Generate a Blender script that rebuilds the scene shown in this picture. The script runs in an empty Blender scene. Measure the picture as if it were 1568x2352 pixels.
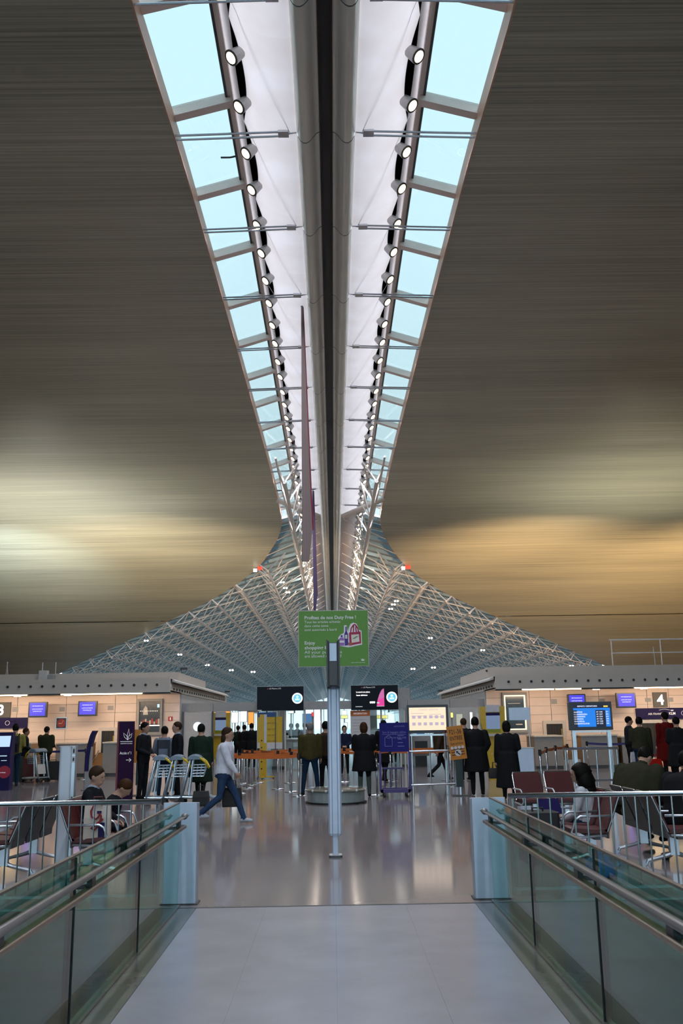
import bpy, bmesh, math, random
from mathutils import Vector, Matrix, Quaternion
import numpy as np

S = bpy.context.scene
C = S.collection
PI = math.pi
random.seed(7)

# ------------------------------------------------------------------ camera
EYE = 1.65
FOC, CX, CY = 2130.0, 784.0, 1176.0
AY = Vector((766 - CX, 1664 - CY, FOC)).normalized()
_u = Vector((-math.sin(.013), -math.cos(.013), 0))
AZ = (_u - AY * _u.dot(AY)).normalized()
AX = AY.cross(AZ)
cam_d = bpy.data.cameras.new('camera')
cam = bpy.data.objects.new('camera', cam_d)
C.objects.link(cam)
cam_d.sensor_fit = 'VERTICAL'
cam_d.sensor_height = 36.0
cam_d.lens = FOC / 2352 * 36.0
cam_d.clip_end = 3000
cam_d.clip_start = .05
# world axes expressed in the lens frame (x right, y down, z ahead) -> camera matrix
_R = Matrix(((AX[0], -AX[1], -AX[2]), (AY[0], -AY[1], -AY[2]), (AZ[0], -AZ[1], -AZ[2])))
cam.matrix_world = Matrix.Translation((0, 0, EYE)) @ _R.to_4x4()
S.camera = cam

S.view_settings.view_transform = 'Standard'
S.view_settings.look = 'None'
S.view_settings.exposure = 0.0
S.view_settings.gamma = 1.0
S.view_settings.use_curve_mapping = False

# ------------------------------------------------------------------ sky
w = bpy.data.worlds.new('sky')
S.world = w
w.use_nodes = True
nt = w.node_tree
nt.nodes.clear()
o_ = nt.nodes.new('ShaderNodeOutputWorld')
b_ = nt.nodes.new('ShaderNodeBackground')
tc = nt.nodes.new('ShaderNodeTexCoord')
sx = nt.nodes.new('ShaderNodeSeparateXYZ')
rp = nt.nodes.new('ShaderNodeValToRGB')
rp.color_ramp.elements[0].position = 0.0
rp.color_ramp.elements[0].color = (.86, .93, 1.0, 1)
rp.color_ramp.elements[1].position = 0.75
rp.color_ramp.elements[1].color = (.74, .90, 1.08, 1)
nt.links.new(tc.outputs['Generated'], sx.inputs[0])
nt.links.new(sx.outputs['Z'], rp.inputs[0])
nt.links.new(rp.outputs[0], b_.inputs['Color'])
b_.inputs['Strength'].default_value = 2.6
S.cycles.max_bounces = 5
S.cycles.diffuse_bounces = 3
S.cycles.glossy_bounces = 2
S.cycles.transmission_bounces = 4
S.cycles.transparent_max_bounces = 12
S.cycles.adaptive_threshold = .055
S.cycles.adaptive_min_samples = 12
S.cycles.caustics_reflective = False
S.cycles.caustics_refractive = False
S.cycles.sample_clamp_indirect = 6.0
nt.links.new(b_.outputs[0], o_.inputs['Surface'])

def portal(name, loc, rot, sx_, sy_):
    l = bpy.data.lights.new(name, 'AREA'); l.shape = 'RECTANGLE'; l.size = sx_; l.size_y = sy_
    l.cycles.is_portal = True
    o = bpy.data.objects.new(name, l); C.objects.link(o); o.location = loc; o.rotation_euler = rot
    return o
portal('skylight_daylight', (-2.5, 14, 14.2), (0, 0, 0), 1.3, 78)
portal('skylight_daylight', (2.5, 14, 14.2), (0, 0, 0), 1.3, 78)
portal('facade_daylight', (0, -27.5, 6.5), (PI / 2, 0, PI), 80, 12)

# ------------------------------------------------------------------ helpers
def at(px, py, Y):
    d = Vector((px - CX, py - CY, FOC))
    r = Vector((AX.dot(d), AY.dot(d), AZ.dot(d)))
    return r / r.y * Y + Vector((0, 0, EYE))

def fl(px, py, z=0.0):
    d = Vector((px - CX, py - CY, FOC))
    r = Vector((AX.dot(d), AY.dot(d), AZ.dot(d)))
    return r * ((z - EYE) / r.z) + Vector((0, 0, EYE))

class MB:
    def __init__(s):
        s.v = []; s.f = []
    def quad(s, a, b, c, d):
        n = len(s.v); s.v += [tuple(a), tuple(b), tuple(c), tuple(d)]; s.f.append((n, n + 1, n + 2, n + 3)); return s
    def box(s, x0, x1, y0, y1, z0, z1, M=None):
        n = len(s.v)
        p = [(x0, y0, z0), (x1, y0, z0), (x1, y1, z0), (x0, y1, z0), (x0, y0, z1), (x1, y0, z1), (x1, y1, z1), (x0, y1, z1)]
        if M is not None: p = [tuple(M @ Vector(q)) for q in p]
        s.v += p
        s.f += [(n, n + 3, n + 2, n + 1), (n + 4, n + 5, n + 6, n + 7), (n, n + 1, n + 5, n + 4), (n + 1, n + 2, n + 6, n + 5), (n + 2, n + 3, n + 7, n + 6), (n + 3, n, n + 4, n + 7)]
        return s
    def rbox(s, x0, x1, y0, y1, z0, z1, r, axis='z', n=4, M=None):
        # box with the four edges parallel to one axis rounded
        a = {'z': (x0, x1, y0, y1, z0, z1), 'y': (x0, x1, z0, z1, y0, y1), 'x': (y0, y1, z0, z1, x0, x1)}[axis]
        pts = []
        for (cx, cy, t0) in ((a[1] - r, a[3] - r, 0), (a[0] + r, a[3] - r, 1), (a[0] + r, a[2] + r, 2), (a[1] - r, a[2] + r, 3)):
            for i in range(n + 1):
                t = (t0 + i / n) * PI / 2
                pts.append((cx + r * math.cos(t), cy + r * math.sin(t)))
        if axis == 'z': mk = lambda p, c: (p[0], p[1], c)
        elif axis == 'y': mk = lambda p, c: (p[0], c, p[1])
        else: mk = lambda p, c: (c, p[0], p[1])
        R = [[mk(p, a[4]) for p in pts], [mk(p, a[5]) for p in pts]]
        if M is not None: R = [[tuple(M @ Vector(q)) for q in r_] for r_ in R]
        return s.loft(R)
    def loft(s, rings, caps=True, closed=True):
        n0 = len(s.v); m = len(rings[0])
        for r in rings: s.v += [tuple(p) for p in r]
        for i in range(len(rings) - 1):
            for j in range(m if closed else m - 1):
                a = n0 + i * m + j; b = n0 + i * m + (j + 1) % m
                s.f.append((a, b, b + m, a + m))
        if caps:
            s.f.append(tuple(n0 + j for j in range(m))[::-1])
            s.f.append(tuple(n0 + (len(rings) - 1) * m + j for j in range(m)))
        return s
    def tube(s, pts, r, n=8, caps=True, flat=1.0):
        P = [Vector(p) for p in pts]
        R = r if isinstance(r, (list, tuple)) else [r] * len(P)
        d0 = (P[1] - P[0]).normalized()
        u = d0.orthogonal().normalized()
        if abs(d0.z) < .95: u = d0.cross(Vector((0, 0, 1))).normalized()
        rings = []; prev = d0
        for i, p in enumerate(P):
            if i == 0: d = d0
            elif i == len(P) - 1: d = (P[i] - P[i - 1]).normalized()
            else: d = ((P[i] - P[i - 1]).normalized() + (P[i + 1] - P[i]).normalized()).normalized()
            q = prev.rotation_difference(d); u = (q @ u); u = (u - d * u.dot(d)).normalized(); prev = d
            v = d.cross(u)
            rings.append([p + (u * math.cos(2 * PI * k / n) + v * flat * math.sin(2 * PI * k / n)) * R[i] for k in range(n)])
        return s.loft(rings, caps)
    def ell(s, c, rad, n=12, m=8, M=None):
        c = Vector(c); rings = []
        for i in range(1, m):
            t = PI * i / m - PI / 2
            ring = []
            for k in range(n):
                a = 2 * PI * k / n
                q = Vector((rad[0] * math.cos(t) * math.cos(a), rad[1] * math.cos(t) * math.sin(a), rad[2] * math.sin(t)))
                if M is not None: q = M @ q
                ring.append(c + q)
            rings.append(ring)
        n0 = len(s.v)
        s.loft(rings, caps=False)
        for sg, base in ((-1, n0), (1, n0 + (m - 2) * n)):
            q = Vector((0, 0, sg * rad[2]))
            if M is not None: q = M @ q
            s.v.append(tuple(c + q)); k0 = len(s.v) - 1
            for k in range(n):
                a, b = base + k, base + (k + 1) % n
                s.f.append((b, a, k0) if sg < 0 else (a, b, k0))
        return s
    def lathe(s, prof, c=(0, 0, 0), n=20):
        return s.loft([[(c[0] + r * math.cos(2 * PI * k / n), c[1] + r * math.sin(2 * PI * k / n), c[2] + z) for k in range(n)] for r, z in prof])
    def disc(s, c, r, n=20, d=.004, M=None):
        # flat disc facing -y, d thick
        R = [[Vector((c[0] + r * math.cos(2 * PI * k / n), c[1] + y, c[2] + r * math.sin(2 * PI * k / n))) for k in range(n)] for y in (0, -d)]
        if M is not None: R = [[M @ q for q in r_] for r_ in R]
        return s.loft(R)
    def prism(s, poly, y0, y1, M=None):
        # polygon given in x,z pushed through y
        R = [[Vector((p[0], y, p[1])) for p in poly] for y in (y1, y0)]
        if M is not None: R = [[M @ q for q in r_] for r_ in R]
        return s.loft(R)

def obj(name, mb, m, parent=None, smooth=False, kind=None):
    me = bpy.data.meshes.new(name)
    me.from_pydata(mb.v, [], mb.f)
    me.validate()
    if smooth: me.shade_smooth()
    o = bpy.data.objects.new(name, me)
    C.objects.link(o)
    if isinstance(m, (list, tuple)):
        for q in m: me.materials.append(q)
    elif m is not None: me.materials.append(m)
    if parent is not None: o.parent = parent
    if kind: o['kind'] = kind
    return o
def struct(name, mb=None, m=None, label=None, smooth=False):
    if mb is None:
        o = bpy.data.objects.new(name, None); C.objects.link(o)
    else:
        o = obj(name, mb, m, None, smooth)
    o['kind'] = 'structure'
    if label: o['label'] = label
    return o
def tag(o, label, cat, group=None):
    o['label'] = label; o['category'] = cat
    if group: o['group'] = group
    return o
def thing(name, label, cat, loc=(0, 0, 0), rz=0, group=None):
    o = bpy.data.objects.new(name, None); C.objects.link(o)
    o.location = loc; o.rotation_euler = (0, 0, rz)
    return tag(o, label, cat, group)
def copy_tree(o, parent=None):
    c = o.copy(); C.objects.link(c); c.parent = parent
    for ch in list(o.children): copy_tree(ch, c)
    return c
def dup(root, loc, rz=0, label=None, group=None):
    c = copy_tree(root); c.location = loc; c.rotation_euler = (0, 0, rz)
    if label: c['label'] = label
    if group: c['group'] = group
    return c
def inst(src, parent, loc=None, rot=None, scale=None):
    c = src.copy(); C.objects.link(c); c.parent = parent
    if loc is not None: c.location = loc
    if rot is not None: c.rotation_euler = rot
    if scale is not None: c.scale = scale
    return c

def text(name, s, size, m, parent, loc, rot=(PI / 2, 0, 0), align='LEFT', width=None, ext=.001, bold=0.0):
    cu = bpy.data.curves.new(name, 'FONT')
    cu.body = s; cu.size = size; cu.align_x = align; cu.extrude = ext; cu.resolution_u = 3; cu.offset = bold
    t = bpy.data.objects.new(name, cu)
    me = bpy.data.meshes.new_from_object(t)
    bpy.data.objects.remove(t)
    if width:
        xs = [v.co.x for v in me.vertices]; k = width / (max(xs) - min(xs))
        for v in me.vertices: v.co.x *= k
    me.materials.clear(); me.materials.append(m)
    o = bpy.data.objects.new(name, me); C.objects.link(o)
    o.parent = parent; o.location = loc; o.rotation_euler = rot
    return o

# ------------------------------------------------------------------ materials
def node_mat(name):
    m = bpy.data.materials.new(name); m.use_nodes = True
    n = m.node_tree.nodes; return m, n, m.node_tree.links, n['Principled BSDF']
def mat(name, col, rough=.5, metal=0.0, var=.06, scale=8.0, emit=None, es=0.0, spec=.5, bump=0.0, coat=0.0, stretch=(1, 1, 1)):
    m, n, l, p = node_mat(name)
    p.inputs['Roughness'].default_value = rough
    p.inputs['Metallic'].default_value = metal
    p.inputs['Specular IOR Level'].default_value = spec
    if coat: p.inputs['Coat Weight'].default_value = coat; p.inputs['Coat Roughness'].default_value = .08
    t = n.new('ShaderNodeTexCoord'); mp = n.new('ShaderNodeMapping'); mp.inputs['Scale'].default_value = stretch
    no = n.new('ShaderNodeTexNoise'); no.inputs['Scale'].default_value = scale; no.inputs['Detail'].default_value = 3
    l.new(t.outputs['Object'], mp.inputs[0]); l.new(mp.outputs[0], no.inputs['Vector'])
    r = n.new('ShaderNodeMapRange'); r.inputs[1].default_value = .3; r.inputs[2].default_value = .7
    r.inputs[3].default_value = 1 - var; r.inputs[4].default_value = 1 + var
    l.new(no.outputs[0], r.inputs[0])
    mx = n.new('ShaderNodeVectorMath'); mx.operation = 'SCALE'; mx.inputs[0].default_value = col[:3]
    l.new(r.outputs[0], mx.inputs['Scale']); l.new(mx.outputs[0], p.inputs['Base Color'])
    if bump:
        b = n.new('ShaderNodeBump'); b.inputs['Strength'].default_value = bump; b.inputs['Distance'].default_value = .02
        l.new(no.outputs[0], b.inputs['Height']); l.new(b.outputs[0], p.inputs['Normal'])
    if emit:
        p.inputs['Emission Color'].default_value = (*emit, 1); p.inputs['Emission Strength'].default_value = es
    return m
def glass(name, tint, f0=.04, gloss=.95, rough=0.0):
    m = bpy.data.materials.new(name); m.use_nodes = True
    n = m.node_tree.nodes; l = m.node_tree.links; n.clear()
    out = n.new('ShaderNodeOutputMaterial'); mix = n.new('ShaderNodeMixShader')
    tr = n.new('ShaderNodeBsdfTransparent'); tr.inputs[0].default_value = (*tint, 1)
    gl = n.new('ShaderNodeBsdfGlossy'); gl.inputs[0].default_value = (gloss, gloss, gloss, 1); gl.inputs['Roughness'].default_value = rough
    lw = n.new('ShaderNodeLayerWeight'); lw.inputs[0].default_value = .5
    pw = n.new('ShaderNodeMath'); pw.operation = 'POWER'; pw.inputs[1].default_value = 5
    ma = n.new('ShaderNodeMath'); ma.operation = 'MULTIPLY_ADD'; ma.inputs[1].default_value = 1 - f0; ma.inputs[2].default_value = f0
    l.new(lw.outputs['Facing'], pw.inputs[0]); l.new(pw.outputs[0], ma.inputs[0]); l.new(ma.outputs[0], mix.inputs[0])
    l.new(tr.outputs[0], mix.inputs[1]); l.new(gl.outputs[0], mix.inputs[2]); l.new(mix.outputs[0], out.inputs[0])
    return m
def emis(name, col, s):
    return mat(name, (.02, .02, .02), .5, emit=col, es=s)

M = {}
M['floor'] = mat('polished_stone', (.24, .21, .21), .10, var=.10, scale=.9, spec=.55)
M['slab'] = mat('pale_stone_slab', (.265, .27, .305), .24, var=.07, scale=2.2, spec=.5)
M['strip'] = mat('grey_stone_strip', (.12, .12, .115), .22, var=.12, scale=3)
M['joint'] = mat('dark_joint', (.02, .02, .022), .5)
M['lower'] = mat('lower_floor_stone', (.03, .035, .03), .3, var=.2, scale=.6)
M['white'] = mat('white_paint', (.80, .79, .80), .35, var=.02, scale=1.5)
M['cream'] = mat('cream_paint', (.95, .83, .77), .35, var=.03, scale=2)
M['peach'] = mat('peach_edge_trim', (.70, .42, .30), .45, var=.05, scale=2)
M['black'] = mat('black_paint', (.008, .008, .009), .45)
M['darkgrey'] = mat('dark_grey_paint', (.05, .052, .055), .4)
M['grey'] = mat('grey_paint', (.30, .30, .30), .5, var=.05)
M['lgrey'] = mat('light_grey_paint', (.52, .50, .48), .5, var=.04)
M['kiosk'] = mat('kiosk_cladding', (.44, .42, .40), .5, var=.03, scale=1.5)
def sail_mat():
    m, n, l, p = node_mat('white_stretched_membrane')
    out = [q for q in n if q.type == 'OUTPUT_MATERIAL'][0]
    p.inputs['Base Color'].default_value = (.80, .76, .76, 1); p.inputs['Roughness'].default_value = .4
    t = n.new('ShaderNodeTexCoord'); no = n.new('ShaderNodeTexNoise'); no.inputs['Scale'].default_value = 1.2
    l.new(t.outputs['Object'], no.inputs['Vector'])
    cr = n.new('ShaderNodeValToRGB')
    cr.color_ramp.elements[0].position = .35; cr.color_ramp.elements[0].color = (.86, .70, .64, 1)
    cr.color_ramp.elements[1].position = .65; cr.color_ramp.elements[1].color = (.94, .80, .76, 1)
    l.new(no.outputs[0], cr.inputs[0])
    tl = n.new('ShaderNodeBsdfTranslucent'); l.new(cr.outputs[0], tl.inputs[0])
    mx = n.new('ShaderNodeMixShader'); mx.inputs[0].default_value = .52
    l.new(p.outputs[0], mx.inputs[1]); l.new(tl.outputs[0], mx.inputs[2]); l.new(mx.outputs[0], out.inputs[0])
    return m
M['sail'] = sail_mat()
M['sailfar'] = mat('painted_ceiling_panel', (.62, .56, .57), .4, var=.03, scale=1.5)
M['chrome'] = mat('satin_silver_cover', (.92, .92, .84), .2, metal=.1, var=.08, scale=3, stretch=(1, .15, 1))
M['steel'] = mat('stainless_steel', (.55, .57, .60), .25, metal=1.0, var=.05)
M['alu'] = mat('cast_aluminium', (.58, .62, .68), .32, metal=.85, var=.05)
M['bluealu'] = mat('pale_blue_metal', (.50, .57, .69), .35, metal=.2, var=.04)
M['handrail'] = mat('grey_handrail', (.28, .25, .24), .38, metal=.35, var=.05)
M['rubber'] = mat('black_rubber', (.015, .015, .016), .6)
M['truss'] = mat('white_truss_paint', (.86, .78, .73), .4, var=.03)
M['rafter'] = mat('grey_roof_rafter', (.30, .38, .40), .5)
M['skyglass'] = glass('tinted_skylight_glass', (.585, .655, .645), f0=.03)
M['roofglass'] = glass('roof_glass', (.37, .455, .48), f0=.05)
M['green_glass'] = glass('green_balustrade_glass', (.46, .76, .70), f0=.05)
M['clear_glass'] = glass('partition_glass', (.86, .93, .93), f0=.04)
M['wallglass'] = glass('facade_glass', (.75, .85, .88), f0=.04)

def wood_mat():
    m, n, l, p = node_mat('slatted_wood_cladding')
    t = n.new('ShaderNodeTexCoord')
    def noise(sc, scale, det):
        mp = n.new('ShaderNodeMapping'); mp.inputs['Scale'].default_value = sc
        no = n.new('ShaderNodeTexNoise'); no.inputs['Scale'].default_value = scale; no.inputs['Detail'].default_value = det
        l.new(t.outputs['Object'], mp.inputs[0]); l.new(mp.outputs[0], no.inputs['Vector']); return no
    a = noise((.10, 11.0, 11.0), 1.8, 5)      # slats that run across the hall
    b = noise((.03, .5, .5), 1.0, 2)        # broad tonal bands
    c = noise((.6, 14, 14), 1.0, 2)
    r = n.new('ShaderNodeValToRGB')
    r.color_ramp.elements[0].position = .30; r.color_ramp.elements[0].color = (.25, .255, .195, 1)
    r.color_ramp.elements[1].position = .72; r.color_ramp.elements[1].color = (.67, .665, .52, 1)
    ad = n.new('ShaderNodeMath'); ad.operation = 'MULTIPLY_ADD'; ad.inputs[1].default_value = .72; 
    l.new(a.outputs[0], ad.inputs[0])
    m2 = n.new('ShaderNodeMath'); m2.operation = 'MULTIPLY'; m2.inputs[1].default_value = .28
    l.new(b.outputs[0], m2.inputs[0]); l.new(m2.outputs[0], ad.inputs[2])
    l.new(ad.outputs[0], r.inputs[0]); l.new(r.outputs[0], p.inputs['Base Color'])
    rr = n.new('ShaderNodeMapRange'); rr.inputs[1].default_value = .3; rr.inputs[2].default_value = .7; rr.inputs[3].default_value = .30; rr.inputs[4].default_value = .50
    l.new(a.outputs[0], rr.inputs[0]); l.new(rr.outputs[0], p.inputs['Roughness'])
    bp = n.new('ShaderNodeBump'); bp.inputs['Strength'].default_value = .25; bp.inputs['Distance'].default_value = .02
    l.new(c.outputs[0], bp.inputs['Height']); l.new(bp.outputs[0], p.inputs['Normal'])
    p.inputs['Specular IOR Level'].default_value = .5
    return m
M['wood'] = wood_mat()

# ================================================================== STRUCTURE
# ---- ground outside, floors
struct('ground_outside', MB().box(-400, 400, -300, 900, -5.4, -5.2), mat('tarmac', (.16, .165, .17), .8, var=.1, scale=.05))
hall = MB()
hall.box(-45, 45, 9.30, 92, -.5, 0)
hall.box(-27, 27, 92, 420, -.5, 0)
hall.box(-45, 45, -28, -3, -.5, 0)
floor_hall = struct('floor_hall', hall, M['floor'], 'polished grey stone floor of the departures hall')
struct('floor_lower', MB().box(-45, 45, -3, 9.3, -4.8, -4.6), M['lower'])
bridge = struct('floor_bridge', None, None, 'pale stone footbridge slab between glass balustrades')
obj('bridge_deck', MB().box(-1.56, 1.56, -3, 9.26, -.45, -.012), M['strip'], bridge)
slab_me = None
ys = [9.255 - 1.29 * k for k in range(10)]
for k, y1 in enumerate(ys):
    y0 = max(y1 - 1.2892, -3)
    for i in range(4):
        x0 = -1.3 + .65 * i
        obj('slab', MB().box(x0 + .0004, x0 + .6496, y0, y1, -.012, 0), M['slab'], bridge)
for sx_ in (-1, 1):
    for k in range(5):
        y1 = 9.255 - 2.58 * k; y0 = max(y1 - 2.577, -3)
        a, b = sorted((sx_ * 1.302, sx_ * 1.53))
        obj('border_stone', MB().box(a, b, y0, y1, -.012, .001), M['strip'], bridge)
obj('expansion_joint', MB().box(-1.9, 1.9, 9.257, 9.30, -.2, .0015), M['joint'], bridge)
struct('trim_void_edge', MB().box(-45, -1.56, 9.24, 9.31, -.5, .003).box(1.56, 45, 9.24, 9.31, -.5, .003), M['strip'])
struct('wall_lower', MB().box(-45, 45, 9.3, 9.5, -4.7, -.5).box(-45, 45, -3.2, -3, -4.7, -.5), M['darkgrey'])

# ---- wooden shell
def itp(x, T):
    if x <= T[0][0]: return T[0][1]
    for (a, b), (c, d) in zip(T, T[1:]):
        if x <= c: return b + (d - b) * (x - a) / (c - a)
    return T[-1][1]
T_Z = [(-28, 11.6), (-10, 11.9), (46, 11.95), (50, 11.85), (53, 11.55), (57, 11.06), (60.5, 10.4), (63.5, 9.88), (67, 9.18), (70, 8.62), (75, 7.6), (80.5, 6.45), (87, 5.1), (93, 3.7)]
T_X = [(-28, 3.35), (13.4, 3.24), (18, 3.10), (27, 2.99), (40, 2.88), (50, 2.84), (53, 2.85), (55, 3.1), (57, 3.55), (60.5, 4.6), (63.5, 6.06), (67, 8.27), (70, 10.6), (75, 14.8), (80.5, 19.6), (87, 25.1), (93, 30.0)]
def smooth_itp(x, T, d=1.2):
    return sum(itp(x + d * k / 4, T) for k in range(-4, 5)) / 9
shZ = lambda y: smooth_itp(y, T_Z, 2.5) + EYE
shX = lambda y: smooth_itp(y, T_X, .8)
def shell(sgn, nm):
    root = struct(nm, None, None, 'curved slatted wood ceiling shell on the %s of the skylight' % ('left' if sgn < 0 else 'right'))
    for (ya, yb, dz) in ((-28, 72.6, 0), (72.6, 93, -.05)):
        Y = []
        y = ya
        while y < yb - .01:
            Y.append(y); y += 1.0 if 40 < y else 2.0
        Y.append(yb)
        ss = [0, .02, .05, .1, .16, .24, .34, .45, .58, .72, .86, 1.0]
        mb = MB()
        rows = []
        for y in Y:
            xe = shX(y)
            rows.append([(sgn * (xe + (45 - xe) * q), y, shZ(y) + dz) for q in ss])
        mb.loft(rows, caps=False, closed=False)
        if sgn > 0: mb.f = [t[::-1] for t in mb.f]
        obj('wood_cladding', mb, M['wood'], root, smooth=True)
    # peach reveal along the skylight and the hall opening
    mb = MB(); rows = []
    y = -28
    while y < 93.01:
        xe = shX(y); z = shZ(y); hh = .42 if y < 54 else max(.12, .42 - (y - 54) * .06)
        rows.append([(sgn * (xe + .03), y, z - .012), (sgn * xe, y, z - .012), (sgn * (xe + .0), y, z + hh), (sgn * (xe + .3), y, z + hh)])
        y += 1
    mb.loft(rows, caps=False, closed=False)
    obj('edge_trim', mb, M['peach'], root)
    # roof deck above, closes the shell against the sky
    mb = MB(); rows = []
    y = -28
    while y < 93.01:
        xe = shX(y); z = shZ(y)
        rows.append([(sgn * (xe + .25), y, z + .45), (sgn * 45.2, y, z + .45)])
        y += 3
    mb.loft(rows, caps=False, closed=False)
    obj('roof_deck', mb, M['grey'], root)
    return root
shell(-1, 'ceiling_left'); shell(1, 'ceiling_right')
# end walls of the hall
struct('wall_left', MB().box(-45.3, -45, -28, 93, -5, 14), M['lgrey'])
struct('wall_right', MB().box(45, 45.3, -28, 93, -5, 14), M['lgrey'])
fac = struct('wall_back', None, None)
for i in range(15):
    x = -45 + 6 * i
    obj('mullion', MB().box(x, x + .18, -28.1, -27.9, -.5, 13.6), M['grey'], fac)
    obj('pane', MB().box(x + .18, x + 6, -28.02, -28.0, -.5, 13.6), M['wallglass'], fac)
obj('base_wall', MB().box(-45, 45, -28.1, -27.9, -5, -.5), M['grey'], fac)
far = struct('wall_far', MB().box(-45, -27, 92.8, 93.2, 0, 6).box(27, 45, 92.8, 93.2, 0, 6), M['lgrey'])

# ---- spine beam, white sail panels, skylights
SP = EYE + 12.0
spine = struct('ceiling_spine', None, None, 'long white and steel spine beam with black groove between the skylights')
obj('groove_channel', MB().box(-.135, .135, -27, 300, SP + .05, SP + .3).box(-.135, -.11, -27, 300, SP - .03, SP + .1).box(.11, .135, -27, 300, SP - .03, SP + .1), M['black'], spine)
prof = [(.115, 0), (.15, 0), (.2, -.03), (.25, -.09), (.30, -.165), (.35, -.222), (.41, -.255), (.47, -.25), (.53, -.20), (.575, -.11), (.605, .0), (.615, .12)]
LR = 3.75
def cover_mesh(sgn, L):
    mb = MB()
    mb.loft([[(sgn * x, 0, z) for x, z in prof], [(sgn * x, L, z) for x, z in prof]], caps=False, closed=False)
    if sgn < 0: mb.f = [t[::-1] for t in mb.f]
    return mb
cov = {}
for k in range(-11, 22):
    y0 = 17.04 + LR * k
    for sg in (-1, 1):
        if sg not in cov:
            o = cov[sg] = obj('beam_cover', cover_mesh(sg, LR - .03), M['chrome'], spine, smooth=True)
        else: o = inst(cov[sg], spine)
        o.location = (0, y0, SP)
obj('beam_cover_far', MB().box(-.6, -.115, 17.04 + LR * 22, 300, SP - .2, SP + .1).box(.115, .6, 17.04 + LR * 22, 300, SP - .2, SP + .1), M['chrome'], spine)
obj('beam_backing', MB().box(-.6, .6, -27, 300, SP + .3, SP + .5), M['darkgrey'], spine)

LM = 3.0
XO = 1.90          # outer edge of the sail
sail_z = lambda x: SP + .08 + .62 * ((x - .61) / (XO - .61)) ** 1.5 - .10 * math.sin(PI * (x - .61) / (XO - .61))
def sail_mesh(sgn):
    mb = MB(); n = 16
    hin = lambda t: 1.735 - .155 * max(0, math.sin(PI * min(1, max(0, (t - .03) / .94)))) ** .75
    hout = lambda t: 1.735 + .02 * max(0, math.sin(PI * min(1, max(0, (t - .03) / .94))))
    rows = []
    for j in range(n + 1):
        t = j / n
        rows.append([(sgn * x, t * LM, sail_z(x) + .03 * math.sin(PI * t) * (x - .61)) for x in [.61 + (hin(t) - .61) * q / 8 for q in range(9)]])
    mb.loft(rows, caps=False, closed=False)
    rows = []
    for j in range(n + 1):
        t = j / n
        rows.append([(sgn * x, t * LM, sail_z(x) + .03 * math.sin(PI * t) * (x - .61)) for x in (hout(t), XO)])
    mb.loft(rows, caps=False, closed=False)
    if sgn < 0: mb.f = [q[::-1] for q in mb.f]
    return mb
def slot_mesh(sgn):
    mb = MB(); n = 16
    hin = lambda t: 1.735 - .155 * max(0, math.sin(PI * min(1, max(0, (t - .03) / .94)))) ** .75
    hout = lambda t: 1.735 + .02 * max(0, math.sin(PI * min(1, max(0, (t - .03) / .94))))
    rows = []
    for j in range(n + 1):
        t = j / n
        a, b = hin(t), hout(t)
        za, zb = sail_z(a), sail_z(b)
        rows.append([(sgn * a, t * LM, za), (sgn * (a - .02), t * LM, za + .22), (sgn * (b + .02), t * LM, zb + .22), (sgn * b, t * LM, zb)])
    mb.loft(rows, caps=False, closed=False)
    return mb
sails = {}
KM0, KM1 = -13, 29
for k in range(KM0, KM1):
    y0 = 14.4 + LM * k
    for sg in (-1, 1):
        if sg not in sails:
            a = obj('sail_panel', sail_mesh(sg), M['sail'], spine, smooth=True)
            b = obj('lamp_slot', slot_mesh(sg), M['black'], spine)
            sails[sg] = (a, b)
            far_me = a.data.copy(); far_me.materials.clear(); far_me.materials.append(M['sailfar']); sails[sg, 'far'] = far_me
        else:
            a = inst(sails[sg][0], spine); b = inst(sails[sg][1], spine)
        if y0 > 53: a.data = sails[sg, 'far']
        a.location = (0, y0, 0); b.location = (0, y0, 0)
for sg in (-1, 1):
    a, b = sorted((sg * XO, sg * (XO + .05)))
    obj('sail_edge', MB().box(a, b, -24, 101, SP + .58, SP + .84), M['cream'], spine)
    a, b = sorted((sg * .61, sg * 1.9))
    obj('sail_panel_far', MB().box(a, b, 101, 300, SP + .3, SP + .4), M['sailfar'], spine)

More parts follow.
